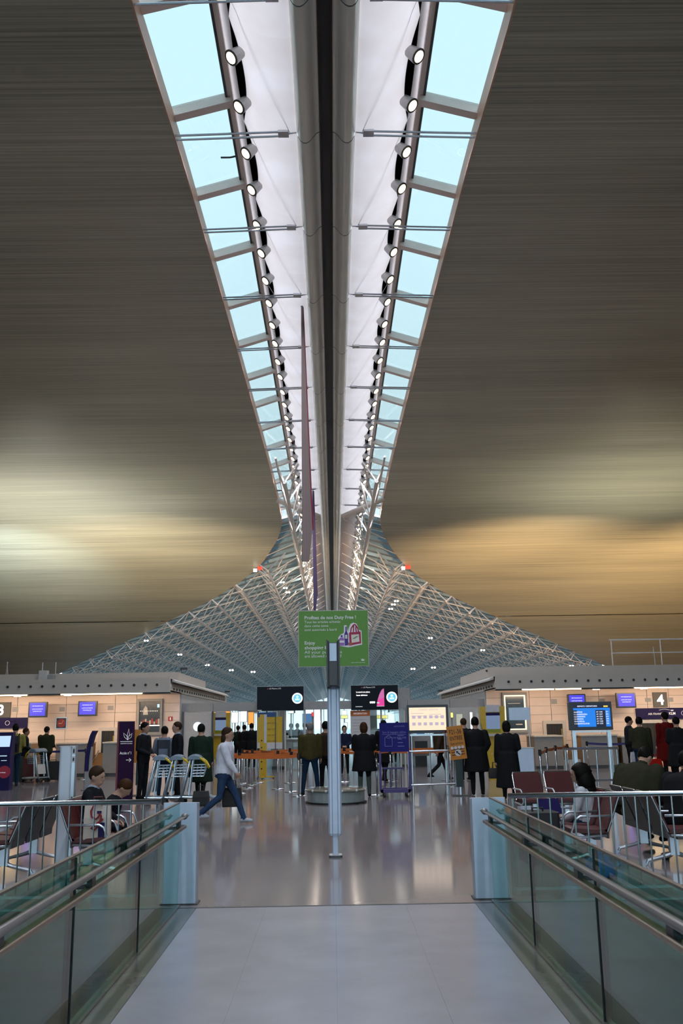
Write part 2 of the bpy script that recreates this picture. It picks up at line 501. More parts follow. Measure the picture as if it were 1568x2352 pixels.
ZG_I, ZG_O = SP + .80, SP - .05 + .46
for sg, wn in ((-1, 'window_1'), (1, 'window_2')):
    win = struct(wn, None, None, 'sloping skylight strip with square panes along the %s wood shell' % ('left' if sg < 0 else 'right'))
    for k in range(-13, 14):
        y0 = 16.95 + LM * (k - 1) + .0
        xe0, xe1 = shX(y0) + .12, shX(y0 + LM) + .12
        mb = MB()
        ia = .18
        R = [[(sg * (XO + .05), y0 + .1, ZG_I), (sg * xe0, y0 + .1, ZG_O), (sg * xe1, y0 + LM - .1, ZG_O), (sg * (XO + .05), y0 + LM - .1, ZG_I)]]
        R.append([(x, y, z + .03) for x, y, z in R[0]])
        mb.loft(R)
        obj('pane', mb, M['skyglass'], win)
        # glazing bar, with a dark gasket on its far side
        mb = MB()
        R = [[(sg * (XO + .02), y0 + d, ZG_I + e) for d, e in ((-.11, .06), (-.11, -.17), (.11, -.17), (.11, .06))],
             [(sg * (xe0 + .05), y0 + d, ZG_O + e) for d, e in ((-.11, .06), (-.11, -.17), (.11, -.17), (.11, .06))]]
        mb.loft(R)
        bar = obj('glazing_bar', mb, M['cream'], win)
        mb = MB()
        R = [[(sg * (XO + .03), y0 + d, ZG_I + e) for d, e in ((.11, .06), (.11, -.05), (.15, -.05), (.15, .06))],
             [(sg * (xe0 + .05), y0 + d, ZG_O + e) for d, e in ((.11, .06), (.11, -.05), (.15, -.05), (.15, .06))]]
        mb.loft(R)
        obj('gasket', mb, M['darkgrey'], bar)
    if sg < 0:
        q0 = at(556, 374, 19.0); q1 = at(530, 384, 19.2); q2 = at(510, 387, 19.3)
        obj('bent_pipe', MB().tube([(q0.x, 19.0, ZG_I + .02), (q1.x, 19.0, q1.z + .12), (q2.x, 19.05, q2.z + .12)], .022, 6), M['darkgrey'], win)
    a, b = sorted((sg * (XO + .05), sg * (XO + .13)))
    obj('rail_inner', MB().box(a, b, -24, 56, ZG_I - .06, ZG_I + .06), M['cream'], win)
    a, b = sorted((sg * (XO + .13), sg * (XO + .18)))
    obj('rail_gasket', MB().box(a, b, -24, 56, ZG_I - .09, ZG_I + .02), M['darkgrey'], win)

# tie rods between spine and shell
for k in range(-5, 10):
    y = 17.15 + LR * k
    for sg in (-1, 1):
        xe = shX(y)
        mb = MB()
        a = Vector((sg * .78, y, SP + .06)); b = Vector((sg * (xe + .08), y, SP - .02))
        for d in (-.07, .07):
            mb.tube([a + Vector((0, d, 0)), b + Vector((0, d, 0))], .024, 6)
        mb.box(min(a.x, a.x + sg * .22), max(a.x, a.x + sg * .22), y - .1, y + .1, SP + .035, SP + .085)
        mb.tube([a, (sg * .62, y, SP + .10)], .02, 6)
        obj('tie_rod', mb, M['steel'], spine, smooth=False)
        mb = MB(); mb.tube([(sg * .75, y, SP + .06), (sg * 1.78, y - LR, SP + .5)], .006, 4)
        obj('brace_wire', mb, M['steel'], spine)
# pair of stout cream struts where the shell ends
for sg in (-1, 1):
    mb = MB().tube([(sg * 2.9, 48.6, SP - .15), (sg * .62, 49.2, SP - 1.0)], .15, 12)
    obj('end_strut', mb, M['cream'], spine, smooth=True)

# ---- glazed peninsula hall beyond
gz = lambda x: SP + .45 - .268 * abs(x)
glazed = struct('ceiling_glazed', None, None, 'far glazed hall roof carried on dense white lattice trusses')
def ystart(x):
    if x < 2.9: return 40.0
    y = 53.0
    while shX(y) < x and y < 92: y += .5
    return y + 1.2
YE = 420
for sg in (-1, 1):
    for k in range(-1, 11):
        xc = 4.2 + 2.15 * k
        ys_ = ystart(xc)
        mb = MB(); zl = gz(xc) - 1.35
        mb.tube([(sg * xc, ys_, zl), (sg * xc, YE, zl)], .085, 5)
        xp = xc + (1.07 if k >= 0 else .4)
        mb.tube([(sg * xp, ys_, gz(xp) - .1), (sg * xp, YE, gz(xp) - .1)], .05, 5)
        y = ys_; j = 0
        while y < YE - 5:
            st = LR if y < 170 else LR * 2
            for dx in ((-1.07, 1.07) if k >= 0 else (-.5, .4)):
                for dy in (-st / 2, st / 2):
                    if (y < 250 and y > ys_) or dy > 0:
                        mb.tube([(sg * xc, y, zl), (sg * (xc + dx), y + dy, gz(xc + dx) - .08)], .046, 4, caps=False)
            y += st; j += 1
        obj('lattice_truss', mb, M['truss'], glazed)
    # cross ties and rafters, one each bay
    y = 47.0 + LR; k = 0
    while y < YE:
        xs = .7
        xb = 25.7 if y > 88 else max(3.0, shX(y) + .2)
        if y > 52:
            mb = MB()
            pts = [(sg * .75, y, SP + .02)] + [(sg * x, y, gz(x) - 1.35) for x in (4.2, xb)] if xb > 5 else [(sg * .75, y, SP + .02), (sg * xb, y, gz(xb) - .8)]
            mb.tube(pts, .03, 5, caps=False)
            obj('cross_tie', mb, M['truss'], glazed)
        y += LR * (1 if y < 150 else 2)
    mb = MB()
    y = 53.5
    while y < YE:
        xb = 26.6 if y > 88 else min(26.6, shX(y) + .2)
        a = (sg * 1.95, y, gz(1.95)); b = (sg * xb, y, gz(xb))
        mb.loft([[(a[0], a[1] + d, a[2] + e) for d, e in ((-.35, .12), (-.35, -.12), (.35, -.12), (.35, .12))], [(b[0], b[1] + d, b[2] + e) for d, e in ((-.35, .12), (-.35, -.12), (.35, -.12), (.35, .12))]])
        y += LR / 2 if y < 200 else LR
    obj('rafters', mb, M['rafter'], glazed, kind='stuff')
    mb = MB()
    rows = []
    yy = [54, 57, 60, 63, 66, 69, 72, 75, 78, 81, 84, 87, 90, 93, YE]
    for dz in (.14, .17):
        mb.loft([[(sg * 1.9, y, gz(1.9) + dz), (sg * (min(26.7, shX(y) + .4) if y < 92 else 26.7), y, gz(min(26.7, shX(y) + .4) if y < 92 else 26.7) + dz)] for y in yy], caps=False, closed=False)
    obj('roof_glazing', mb, M['roofglass'], glazed)
    # glazed side wall of the far hall
    sw = struct('window_%d' % (3 if sg < 0 else 4), None, None)
    a, b = sorted((sg * 26.7, sg * 26.72))
    obj('pane', MB().box(a, b, 93, YE, 0, gz(26.7)), M['wallglass'], sw)
    y = 93
    mb = MB()
    while y < YE:
        a, b = sorted((sg * 26.6, sg * 26.8)); mb.box(a, b, y, y + .25, 0, gz(26.7)); y += LR * 2
    obj('mullion', mb, M['truss'], sw)
ew = struct('window_5', None, None)
obj('pane', MB().box(-27, 27, YE, YE + .03, 0, SP + 1), M['wallglass'], ew)
mb = MB()
for i in range(13): mb.box(-27 + 4.5 * i, -26.6 + 4.5 * i, YE - .2, YE, 0, SP + .5)
obj('mullion', mb, M['truss'], ew)

# ================================================================== THINGS
# ---- floodlights in the sail slots
M['lens'] = emis('lit_lens', (1.0, .78, .52), 2.6)
M['lampbody'] = mat('lamp_housing', (.55, .54, .54), .4, var=.04)
def make_flood(sg):
    t = thing('floodlight', 'round floodlight in the row along the %s white ceiling panels' % ('left' if sg < 0 else 'right'), 'floodlight', group='floodlights in the %s slot row' % ('left' if sg < 0 else 'right'))
    d = Vector((sg * .62, -.30, -.72)).normalized()
    p = Vector((0, 0, 0))
    obj('housing', MB().tube([p - d * .16, p - d * .14, p, p + d * .10, p + d * .12], [.07, .115, .135, .15, .15], 14), M['lampbody'], t, smooth=False)
    obj('rim', MB().tube([p + d * .118, p + d * .135], [.155, .152], 14), M['darkgrey'], t)
    obj('lens', MB().tube([p + d * .13, p + d * .142], [.118, .11], 14), M['lens'], t)
    obj('yoke', MB().tube([p - d * .12, p + Vector((-sg * .05, 0, .16))], .03, 6), M['lampbody'], t)
    return t, d
def flood_lamp(loc, d, pw, wide=False):
    l = bpy.data.lights.new('floodlight_beam', 'SPOT'); l.energy = pw; l.color = (.86, .89, 1.0); l.spot_size = math.radians(150); l.spot_blend = .7; l.shadow_soft_size = .13
    if wide: l.spot_size = math.radians(168); l.color = (1.0, .86, .74)
    o = bpy.data.objects.new('floodlight_beam', l); C.objects.link(o)
    o.location = loc
    o.rotation_euler = Vector((d.x * .35, 0.0, -1)).to_track_quat('-Z', 'Y').to_euler()
FLOOD_W = 190
protos = {}
for k in range(-13, 29):
    for f_ in (.245, .72):
        y = 14.4 + LM * (k + f_)
        for sg in (-1, 1):
            loc = Vector((sg * 1.685, y, SP + .33))
            if sg not in protos:
                protos[sg] = make_flood(sg); o = protos[sg][0]; o.location = loc
            elif y > 8:
                o = dup(protos[sg][0], loc)
            if y < 104 and f_ < .5 and (k % 2 == 0 or y < 40):
                flood_lamp(loc + protos[sg][1] * .2 + Vector((0, 0, -.05)), protos[sg][1], FLOOD_W * (2.0 if y < 41 else 4.0) * (1.0 if y < 55 else 1.1), y > 55)

# ---- check-in blocks either side of the passage (walls, fascia)
M['panel'] = mat('pinkish_wall_panel', (.72, .60, .54), .45, var=.03, scale=3)
M['fascia'] = mat('grey_fascia', (.56, .49, .43), .5, var=.03, scale=2)
M['hole'] = mat('dark_nozzle', (.01, .01, .01), .5)
M['tubelight'] = emis('warm_tube_light', (1.0, .72, .42), 14.0)
M['spotlens'] = emis('warm_downlight', (1.0, .80, .55), 12.0)
def block(sg, nm):
    side = 'left' if sg < 0 else 'right'
    root = struct('wall_' + nm, None, None, 'long pinkish panelled check-in wall under a grey fascia on the %s' % side)
    X = lambda a, b: sorted((sg * a, sg * b))
    core = MB()
    a, b = X(5.78, 30); core.box(a, b, 35.62, 50, 0, 3.3)
    obj('core', core, M['kiosk'], root)
    # wall panels, laid in courses with open joints
    rows = [(0.0, .62)] + [(.62 + .318 * i, .62 + .318 * (i + 1)) for i in range(7)]
    cols = [5.74, 7.36, 8.16, 9.98, 11.8, 12.62, 14.42, 16.24, 18.0]
    for c0, c1 in zip(cols, cols[1:]):
        for r0, r1 in rows:
            a, b = X(c0 + .008, c1 - .008)
            obj('wall_panel', MB().box(a, b, 35.5, 35.62, r0 + .004, r1 - .004), M['panel'], root)
    # return wall panels along the passage
    for j in range(4):
        y0 = 35.62 + 3.6 * j
        a, b = X(5.72, 5.78)
        obj('side_panel', MB().box(a, b, y0 + .01, y0 + 3.58, 0, 2.85), M['kiosk'], root)
    fa = struct('ceiling_fascia_' + nm, None, None)
    a, b = X(5.7, 30)
    zb, zt = (2.84, 3.31) if sg < 0 else (2.77, 3.22)
    obj('front_fascia', MB().box(a, b, 33.0, 33.12, zb, zt), M['fascia'], fa)
    obj('soffit', MB().box(a, b, 33.12, 35.6, zb + .02, zb + .06), M['fascia'], fa)
    obj('top_deck', MB().box(a, b, 33.0, 50.4, zt, zt + .03), M['fascia'], fa)
    a2, b2 = X(5.7, 5.82)
    # leaning side fascia with its ledge and row of nozzles
    pr = [(5.82, zb), (5.70, zb + .02), (5.70, zb + .20), (5.80, zt - .02), (5.82, zt - .02)]
    obj('side_fascia', MB().loft([[(sg * x, y, z) for x, z in pr] for y in (33.12, 50.6)]), M['fascia'], fa)
    obj('ledge', MB().loft([[(sg * x, y, z) for x, z in ((5.70, zt - .1), (5.55, zt - .14), (5.55, zt - .08), (5.70, zt))] for y in (33.4, 50.4)]), M['lgrey'], fa)
    a, b = X(5.95, 30)
    obj('parapet', MB().box(a, b, 36.0, 44, zt + .03, 3.70), M['fascia'], fa)
    obj('shadow_gap', MB().box(*X(5.68, 30), 33.02, 33.1, zb - .045, zb), M['black'], fa)
    # round air nozzles
    for i in range(22):
        x = (5.7 + .45 + .40 * i)
        t = obj('nozzle', MB().disc((0, 0, 0), .078, 16, .014), M['fascia'], fa)
        t.location = (sg * x, 33.0, (zb + zt) / 2 + .02)
        h = obj('nozzle_hole', MB().disc((0, -.014, 0), .048, 14, .004), M['hole'], t)
    for i in range(26):
        t = obj('nozzle', MB().box(min(0, sg * -.03), max(0, sg * -.03), -.04, .04, -.04, .04), M['hole'], fa)
        t.location = (sg * 5.705, 33.8 + .62 * i, zb + .13)
    # lower canopy further along the passage
    obj('far_canopy', MB().loft([[(sg * x, y, z) for x, z in ((5.9, 2.62), (5.5, 2.72), (5.5, 2.86), (6.4, 3.02), (6.4, 2.62))] for y in (50.6, 72)]), M['lgrey'], fa)
    obj('canopy_light', MB().box(*X(5.44, 5.5), 53, 71, 2.74, 2.80), emis('canopy_glow_' + nm, (1.0, .86, .68), 1.6), fa)
    return root, zb, zt
_, zbL, ztL = block(-1, 'checkin_left'); _, zbR, ztR = block(1, 'checkin_right')
def strip(px0, px1, zb, side, n):
    a = at(px0, 1594, 33.25).x; b = at(px1, 1594, 33.25).x
    t = thing('strip_light', '%s warm fluorescent strip under the %s grey fascia' % (n, side), 'strip light', (0, 0, 0), group='fluorescent strips under the fascias')
    obj('tube', MB().box(a, b, 32.95, 32.99, zb - .05, zb - .015), M['tubelight'], t)
    obj('bracket', MB().box(a - .02, b + .02, 32.95, 33.03, zb - .015, zb + .0), M['lgrey'], t)
    l = bpy.data.lights.new('strip_glow', 'AREA'); l.shape = 'RECTANGLE'; l.size = abs(b - a); l.size_y = .3; l.energy = 24 * abs(b - a); l.color = (1.0, .72, .48)
    o = bpy.data.objects.new('strip_glow', l); C.objects.link(o); o.location = ((a + b) / 2, 33.35, zb - .05); o.rotation_euler = (math.radians(38), 0, 0)
strip(-120, 68, zbL, 'left', 'outer'); strip(145, 247, zbL, 'left', 'middle'); strip(248, 330, zbL, 'left', 'inner')
strip(1196, 1268, zbR, 'right', 'inner'); strip(1272, 1330, zbR, 'right', 'middle'); strip(1452, 1568, zbR, 'right', 'long outer'); strip(1572, 1690, zbR, 'right', 'farthest outer')
for px, zb, lb in ((40, zbL, 'outer downlight pair under the left fascia'), (155, zbL, 'inner downlight pair under the left fascia'), (1370, zbR, 'inner downlight pair under the right fascia'), (1480, zbR, 'outer downlight pair under the right fascia')):
    p = at(px, 1602, 34.4)
    t = thing('downlight', 'warm ' + lb, 'downlight', (p.x, 34.4, zb + .02), group='downlights in the soffits')
    obj('housing', MB().box(-.16, .16, -.08, .08, -.03, 0), M['lgrey'], t)
    for dx in (-.07, .07): obj('bulb', MB().lathe([(.055, -.05), (.06, -.03)], (dx, 0, 0), 12), M['spotlens'], t)

# lintel over the passage, door panel, glazed partition
lin = struct('wall_passage', None, None, 'grey lintel and glazed partition across the passage between the check-in blocks')
for x0, x1 in ((-5.72, -4.55), (-4.53, -2.85), (-2.83, -.02), (0, 2.8), (2.82, 4.4), (4.42, 5.72)):
    obj('lintel_panel', MB().box(x0, x1 - .01, 35.9, 36.1, 2.21, 2.52), M['grey'], lin)
for px in (592, 640, 655, 700, 737, 822, 848, 875, 918, 928):
    x = at(px, 1650, 36).x
    obj('mullion', MB().box(x - .03, x + .03, 35.95, 36.05, 0, 2.21), M['lgrey'], lin)
for px0, px1 in ((594, 640), (655, 700), (737, 822), (822, 875), (875, 928)):
    a, b = at(px0, 1650, 36).x, at(px1, 1650, 36).x
    obj('pane', MB().box(a + .03, b - .03, 35.99, 36.01, .05, 2.2), M['clear_glass'], lin)
dr = struct('door_1', None, None, 'grey door leaf with a round lit window left of the passage')
a, b = at(422, 1700, 35.8).x, at(486, 1700, 35.8).x
obj('door_leaf', MB().box(a, b, 35.72, 35.8, 0, 2.16), mat('grey_door', (.40, .40, .41), .5), dr)
obj('door_frame', MB().box(a - .06, a, 35.68, 35.9, 0, 2.2).box(b, b + .06, 35.68, 35.9, 0, 2.2), M['darkgrey'], dr)
c = at(454, 1669, 35.72)
obj('round_window', MB().disc((c.x, 35.72, c.z), .17, 24, .012), emis('round_window_glow', (.8, .95, 1.0), 1.2), dr)

# ---- things fixed to the check-in walls
M['navy'] = mat('navy_sign_paint', (.018, .014, .075), .5, spec=.12)
M['txt'] = mat('white_lettering', (.85, .85, .85), .5, emit=(1, 1, 1), es=.25)
M['txtlit'] = emis('lit_white_lettering', (1, .98, 1), 2.2)
M['bluescreen'] = emis('blue_screen', (.06, .05, .85), 1.0)
M['screen_txt'] = emis('screen_lettering', (.75, .8, 1.0), 1.5)
M['bezel'] = mat('black_bezel', (.02, .02, .025), .3)
def rect(px0, py0, px1, py1, Y):
    a = at(px0, (py0 + py1) / 2, Y); b = at(px1, (py0 + py1) / 2, Y); t = at((px0 + px1) / 2, py0, Y); u = at((px0 + px1) / 2, py1, Y)
    return (a.x + b.x) / 2, b.x - a.x, u.z, t.z
WY = 35.5
def monitor(px, lab):
    x, w_, z0, z1 = rect(*px, 34.7)
    t = thing('wall_monitor', lab, 'monitor', (x, 34.7, z0), group='blue check-in monitors')
    h_ = z1 - z0
    obj('casing', MB().rbox(-w_ / 2, w_ / 2, 0, .16, 0, h_, .02, 'y'), M['bezel'], t)
    obj('screen', MB().box(-w_ / 2 + .05, w_ / 2 - .05, -.006, 0, .06, h_ - .04), M['bluescreen'], t)
    obj('wall_arm', MB().tube([(0, .16, h_ / 2), (0, WY - 34.7 - .005, h_ / 2 + .05)], .03, 8), M['darkgrey'], t)
    text('lettering', 'AIR FRANCE KLM', .05, M['screen_txt'], t, (0, -.008, h_ * .70), align='CENTER')
    text('lettering', 'LISTE D\'ATTENTE', .05, M['screen_txt'], t, (0, -.008, h_ * .50), align='CENTER')
    text('lettering', 'WAITING LIST', .05, M['screen_txt'], t, (0, -.008, h_ * .36), align='CENTER')
    return t
monitor((65, 1612, 107, 1648), 'blue check-in screen beside the number 3 panel on the pinkish wall')
monitor((179, 1610, 222, 1645), 'blue check-in screen above the small counter, right of the red smoking sign')
monitor((1304, 1594, 1345, 1628), 'blue check-in screen half hidden behind the tall flight board')
monitor((1416, 1591, 1460, 1626), 'blue check-in screen beside the number 4 panel')
def numpanel(px, s, lab):
    x, w_, z0, z1 = rect(*px, WY - .06); h_ = z1 - z0
    t = thing('number_panel', lab, 'sign', (x, WY - .06, z0))
    obj('plate', MB().box(-w_ / 2, w_ / 2, 0, .055, 0, h_), mat('taupe_plate_' + s, (.10, .095, .085), .5), t)
    text('lettering', s, h_ * .95, M['txtlit'], t, (0, -.008, h_ * .17), align='CENTER', bold=.012)
numpanel((-20, 1613, 24, 1648), '3', 'dark grey panel with a lit white three at the left edge')
numpanel((1500, 1590, 1532, 1624), '4', 'dark grey panel with a lit white four by the right edge')
def banner(px, lab, tx):
    x, w_, z0, z1 = rect(*px, WY - .09); h_ = z1 - z0
    t = thing('airline_banner', lab, 'banner', (x, WY - .09, z0))
    obj('board', MB().box(-w_ / 2, w_ / 2, 0, .085, 0, h_), M['navy'], t)
    x0 = at(tx, 1640, WY).x - x
    text('lettering', 'AIR FRANCE', .105, M['txt'], t, (x0, -.006, h_ * .38))
    text('lettering', 'KLM', .13, M['txt'], t, (x0 + .78, -.006, h_ * .38), bold=.003)
    obj('crown', MB().prism([(x0 + .87, h_ * .72), (x0 + .95, h_ * .72), (x0 + .97, h_ * .84), (x0 + .93, h_ * .78), (x0 + .91, h_ * .86), (x0 + .89, h_ * .78), (x0 + .85, h_ * .84)], -.006, -.001), M['txt'], t)
    obj('red_dash', MB().box(x0 + .5, x0 + .64, -.006, 0, h_ * .2, h_ * .29), mat('red_mark', (.5, .02, .02), .5), t)
    obj('arc', MB().tube([(x0 + .42 + .2 * q, -.006, h_ * (.80 + .09 * (1 - (q - 1) ** 2))) for q in (0, .5, 1, 1.5, 2)], .006, 4), M['txt'], t)
    ring = [(x0 + 1.33 + .08 * math.cos(2 * PI * k / 14), -.006, h_ * .5 + .08 * math.sin(2 * PI * k / 14)) for k in range(15)]
    obj('round_emblem', MB().tube(ring, .006, 4), M['txt'], t)
banner((-70, 1649, 62, 1673), 'navy airline banner behind the yellow green jacket at the left edge', -62)
banner((1461, 1626, 1600, 1651), 'navy airline banner with white airline names above the wide hatch', 1486)
def vent(px, lab):
    x, w_, z0, z1 = rect(*px, WY - .01)
    t = thing('wall_vent', lab, 'vent', (x, WY, z0), group='small wall vents')
    obj('frame', MB().box(-w_ / 2, w_ / 2, -.015, -.001, 0, z1 - z0), M['lgrey'], t)
    for i in range(5):
        z = (i + .5) * (z1 - z0) / 5
        obj('louvre', MB().box(-w_ / 2 + .015, w_ / 2 - .015, -.022, -.015, z - .012, z + .012), M['grey'], t)
vent((28, 1624, 42, 1635), 'small louvred vent left of the first blue screen'); vent((136, 1624, 150, 1634), 'small louvred vent above the red smoking sign'); vent((247, 1621, 261, 1631), 'small louvred vent left of the framed bar display')
vent((1265, 1606, 1279, 1617), 'small louvred vent right of the lit poster case'); vent((1481, 1603, 1495, 1612), 'small louvred vent left of the number 4'); vent((1533, 1602, 1546, 1612), 'small louvred vent right of the number 4'); vent((1375, 1605, 1389, 1612), 'small louvred vent above the flight board')
# no smoking plate
x, w_, z0, z1 = rect(128, 1648, 153, 1674, WY - .03); h_ = z1 - z0
t = thing('no_smoking_sign', 'dark red no smoking plate with steel border', 'sign', (x, WY - .03, z0))
obj('frame', MB().box(-w_ / 2, w_ / 2, 0, .028, 0, h_), M['steel'], t)
obj('plate', MB().box(-w_ / 2 + .02, w_ / 2 - .02, -.005, 0, .02, h_ - .02), mat('dark_plate', (.03, .02, .02), .4), t)
obj('red_disc', MB().disc((0, -.005, h_ / 2), h_ * .38, 20, .003), mat('dull_red', (.25, .02, .015), .4), t)
obj('cigarette', MB().box(-.09, .03, -.012, -.008, h_ / 2 - .02, h_ / 2).tube([(.05, -.01, h_ / 2), (.04, -.01, h_ / 2 + .04), (.07, -.01, h_ / 2 + .07), (.06, -.01, h_ / 2 + .1)], .006, 4), mat('cream_mark', (.6, .5, .3), .5), t)
x, w_, z0, z1 = rect(386, 1646, 396, 1656, WY - .02)
t = thing('exit_sticker', 'tiny red and white square plate near the wall corner', 'sign', (x, WY - .02, z0))
obj('plate', MB().box(-w_ / 2, w_ / 2, 0, .019, 0, z1 - z0), mat('red_plate', (.5, .03, .03), .4), t)
obj('bar', MB().box(-.02, .02, -.004, 0, .03, z1 - z0 - .03), M['txt'], t)
# framed bar display (left) and lit poster case (right)
x, w_, z0, z1 = rect(314, 1605, 372, 1688, WY - .12); h_ = z1 - z0
t = thing('display_case', 'grey framed wall window showing a bar with bottles', 'display case', (x, WY - .12, z0))
obj('frame', MB().box(-w_ / 2, w_ / 2, 0, .118, 0, .1).box(-w_ / 2, w_ / 2, 0, .118, h_ - .1, h_).box(-w_ / 2, -w_ / 2 + .08, 0, .118, .1, h_ - .1).box(w_ / 2 - .08, w_ / 2, 0, .118, .1, h_ - .1), M['grey'], t)
obj('poster_back', MB().box(-w_ / 2 + .08, w_ / 2 - .08, .08, .1, .1, h_ - .1), mat('night_print', (.03, .035, .04), .3, var=.4, scale=10), t)
obj('lit_sign', MB().box(w_ / 2 - .2, w_ / 2 - .12, .07, .08, h_ - .32, h_ - .2), emis('print_blue', (.5, .8, 1), 1.3), t)
for i in range(11): obj('bulb', MB().disc((-w_ / 2 + .12 + i * .062, .078, h_ * .66), .016, 8, .01), emis('print_bulb', (1, .85, .7), 1.6) if i == 0 else bpy.data.materials['print_bulb'], t)
obj('counter_line', MB().box(-w_ / 2 + .1, w_ / 2 - .1, .07, .08, .32, .36), bpy.data.materials['print_bulb'], t)
mr = mat('print_red', (.45, .05, .05), .5); mw = mat('print_pale', (.6, .55, .5), .5)
for i in range(9):
    obj('bottle', MB().box(-.03, .03, .068, .08, 0, .1 + .05 * (i % 3)), mr if i % 2 else mw, t).location = (-w_ / 2 + .16 + i * .08, 0, .38 + .02 * (i % 2))
obj('print_figure', MB().prism([(-.2, .75), (-.02, .75), (-.05, 1.0), (-.12, 1.08), (-.2, .95)], .068, .08), mw, t).location = (-.05, 0, -.02)
x, w_, z0, z1 = rect(1155, 1590, 1212, 1683, WY - .12); h_ = z1 - z0
t = thing('poster_case', 'wall poster case with glowing white border and dark glass', 'display case', (x, WY - .12, z0))
obj('frame', MB().box(-w_ / 2, w_ / 2, 0, .118, 0, .1).box(-w_ / 2, w_ / 2, 0, .118, h_ - .1, h_).box(-w_ / 2, -w_ / 2 + .06, 0, .118, .1, h_ - .1).box(w_ / 2 - .06, w_ / 2, 0, .118, .1, h_ - .1), M['grey'], t)
obj('glow_border', MB().box(-w_ / 2 + .06, w_ / 2 - .06, .05, .07, .1, .15).box(-w_ / 2 + .06, w_ / 2 - .06, .05, .07, h_ - .15, h_ - .1).box(-w_ / 2 + .06, -w_ / 2 + .12, .05, .07, .15, h_ - .15).box(w_ / 2 - .12, w_ / 2 - .06, .05, .07, .15, h_ - .15), emis('border_glow', (1, .95, .72), 1.1), t)
obj('dark_print', MB().box(-w_ / 2 + .1, w_ / 2 - .1, .06, .08, .14, h_ - .14), mat('dark_print', (.02, .03, .035), .15, var=.5, scale=6), t)
obj('print_line', MB().box(-.25, .2, .05, .06, h_ - .42, h_ - .40).box(.0, .25, .05, .06, .28, .32), mw, t)
# baggage hatches
def hatch(px, lab):
    x, w_, z0, z1 = rect(*px, WY - .08); h_ = z1
    t = thing('baggage_hatch', lab, 'hatch', (x, WY - .08, 0))
    obj('surround', MB().box(-w_ / 2, w_ / 2, 0, .078, h_ - .12, h_).box(-w_ / 2, -w_ / 2 + .12, 0, .078, 0, h_ - .12).box(w_ / 2 - .12, w_ / 2, 0, .078, 0, h_ - .12), M['lgrey'], t)
    obj('opening', MB().box(-w_ / 2 + .12, w_ / 2 - .12, .05, .07, .3, h_ - .12), M['black'], t)
    obj('warning_edge', MB().box(w_ / 2 - .17, w_ / 2 - .13, .03, .05, .3, h_ - .3), mat('hazard_yellow', (.35, .27, .02), .5) if 'hazard_yellow' not in bpy.data.materials else bpy.data.materials['hazard_yellow'], t)
    for i in range(6):
        xx = -w_ / 2 + .14 + (w_ - .28) * (i + .5) / 6
        obj('rubber_flap', MB().box(xx - (w_ - .3) / 13, xx + (w_ - .3) / 13, .035, .05, h_ - .75, h_ - .13), M['rubber'], t)
hatch((224, 1671, 268, 1780), 'dark baggage hatch with grey surround behind the curved blue sign')
hatch((1250, 1655, 1302, 1770), 'dark baggage hatch with grey surround left of the flight board')
hatch((1470, 1653, 1568, 1770), 'wide dark baggage hatch under the number 4 banner')
# ---- check-in counters
M['counter'] = mat('grey_counter_panel', (.27, .26, .25), .5, var=.06)
M['counter_side'] = mat('brown_counter_side', (.22, .15, .085), .5, var=.1)
M['ctop'] = mat('pale_counter_top', (.62, .57, .5), .35)
M['belt'] = mat('brown_belt', (.13, .075, .025), .5, var=.1)
def counter(px0, px1, ytop, lab, depth=1.4, Y=33.6):
    a, b = at(px0, ytop + 20, Y).x, at(px1, ytop + 20, Y).x; h_ = at((px0 + px1) / 2, ytop, Y).z; w_ = b - a
    t = thing('checkin_counter', lab, 'counter', ((a + b) / 2, Y, 0), group='check-in counters')
    obj('front', MB().box(-w_ / 2, w_ / 2, 0, .05, .12, h_ - .05), M['counter'], t)
    obj('side', MB().box(-w_ / 2, -w_ / 2 + .05, .05, depth, .12, h_ - .05), M['counter_side'], t)
    obj('side', MB().box(w_ / 2 - .05, w_ / 2, .05, depth, .12, h_ - .05), M['counter_side'], t)
    obj('worktop', MB().box(-w_ / 2 - .02, w_ / 2 + .02, -.03, depth, h_ - .05, h_), M['ctop'], t)
    obj('plinth', MB().box(-w_ / 2 + .02, w_ / 2 - .02, .03, depth, 0, .12), M['darkgrey'], t)
    return t
counter(128, 196, 1706, 'wide grey check-in counter behind the white post with the labels')
counter(236, 268, 1704, 'narrow grey check-in counter beside the purple totem', Y=33.5)
counter(1228, 1292, 1689, 'grey check-in counter with brown side, left of the flight board')
counter(1336, 1418, 1687, 'grey check-in counter seen behind the flight board legs')
counter(1428, 1496, 1690, 'grey check-in counter behind the blurred travellers under number 4')
counter(-60, 70, 1706, 'grey check-in counter under the number 3 banner')
def scale_belt(px0, px1, lab):
    a, b = at(px0, 1760, 33.7).x, at(px1, 1760, 33.7).x; w_ = b - a
    t = thing('baggage_belt', lab, 'baggage belt', ((a + b) / 2, 33.7, 0))
    obj('bed', MB().prism([(-w_ / 2, 0), (w_ / 2, 0), (w_ / 2, .32), (-w_ / 2, .32)], 0, 1.6), M['lgrey'], t)
    obj('belt', MB().loft([[(-w_ / 2 + .03, y, z), (w_ / 2 - .03, y, z), (w_ / 2 - .03, y, z + .02), (-w_ / 2 + .03, y, z + .02)] for y, z in ((.02, .325), (.5, .34), (1.55, .75))]), M['belt'], t)
    obj('side_rail', MB().tube([(-w_ / 2 + .02, 0, .37), (-w_ / 2 + .02, .5, .4), (-w_ / 2 + .02, 1.55, .84)], .02, 6), M['steel'], t)
scale_belt(198, 234, 'brown baggage belt rising to the hatch between two left counters')
scale_belt(1294, 1334, 'brown baggage belt rising to the hatch between two right counters')

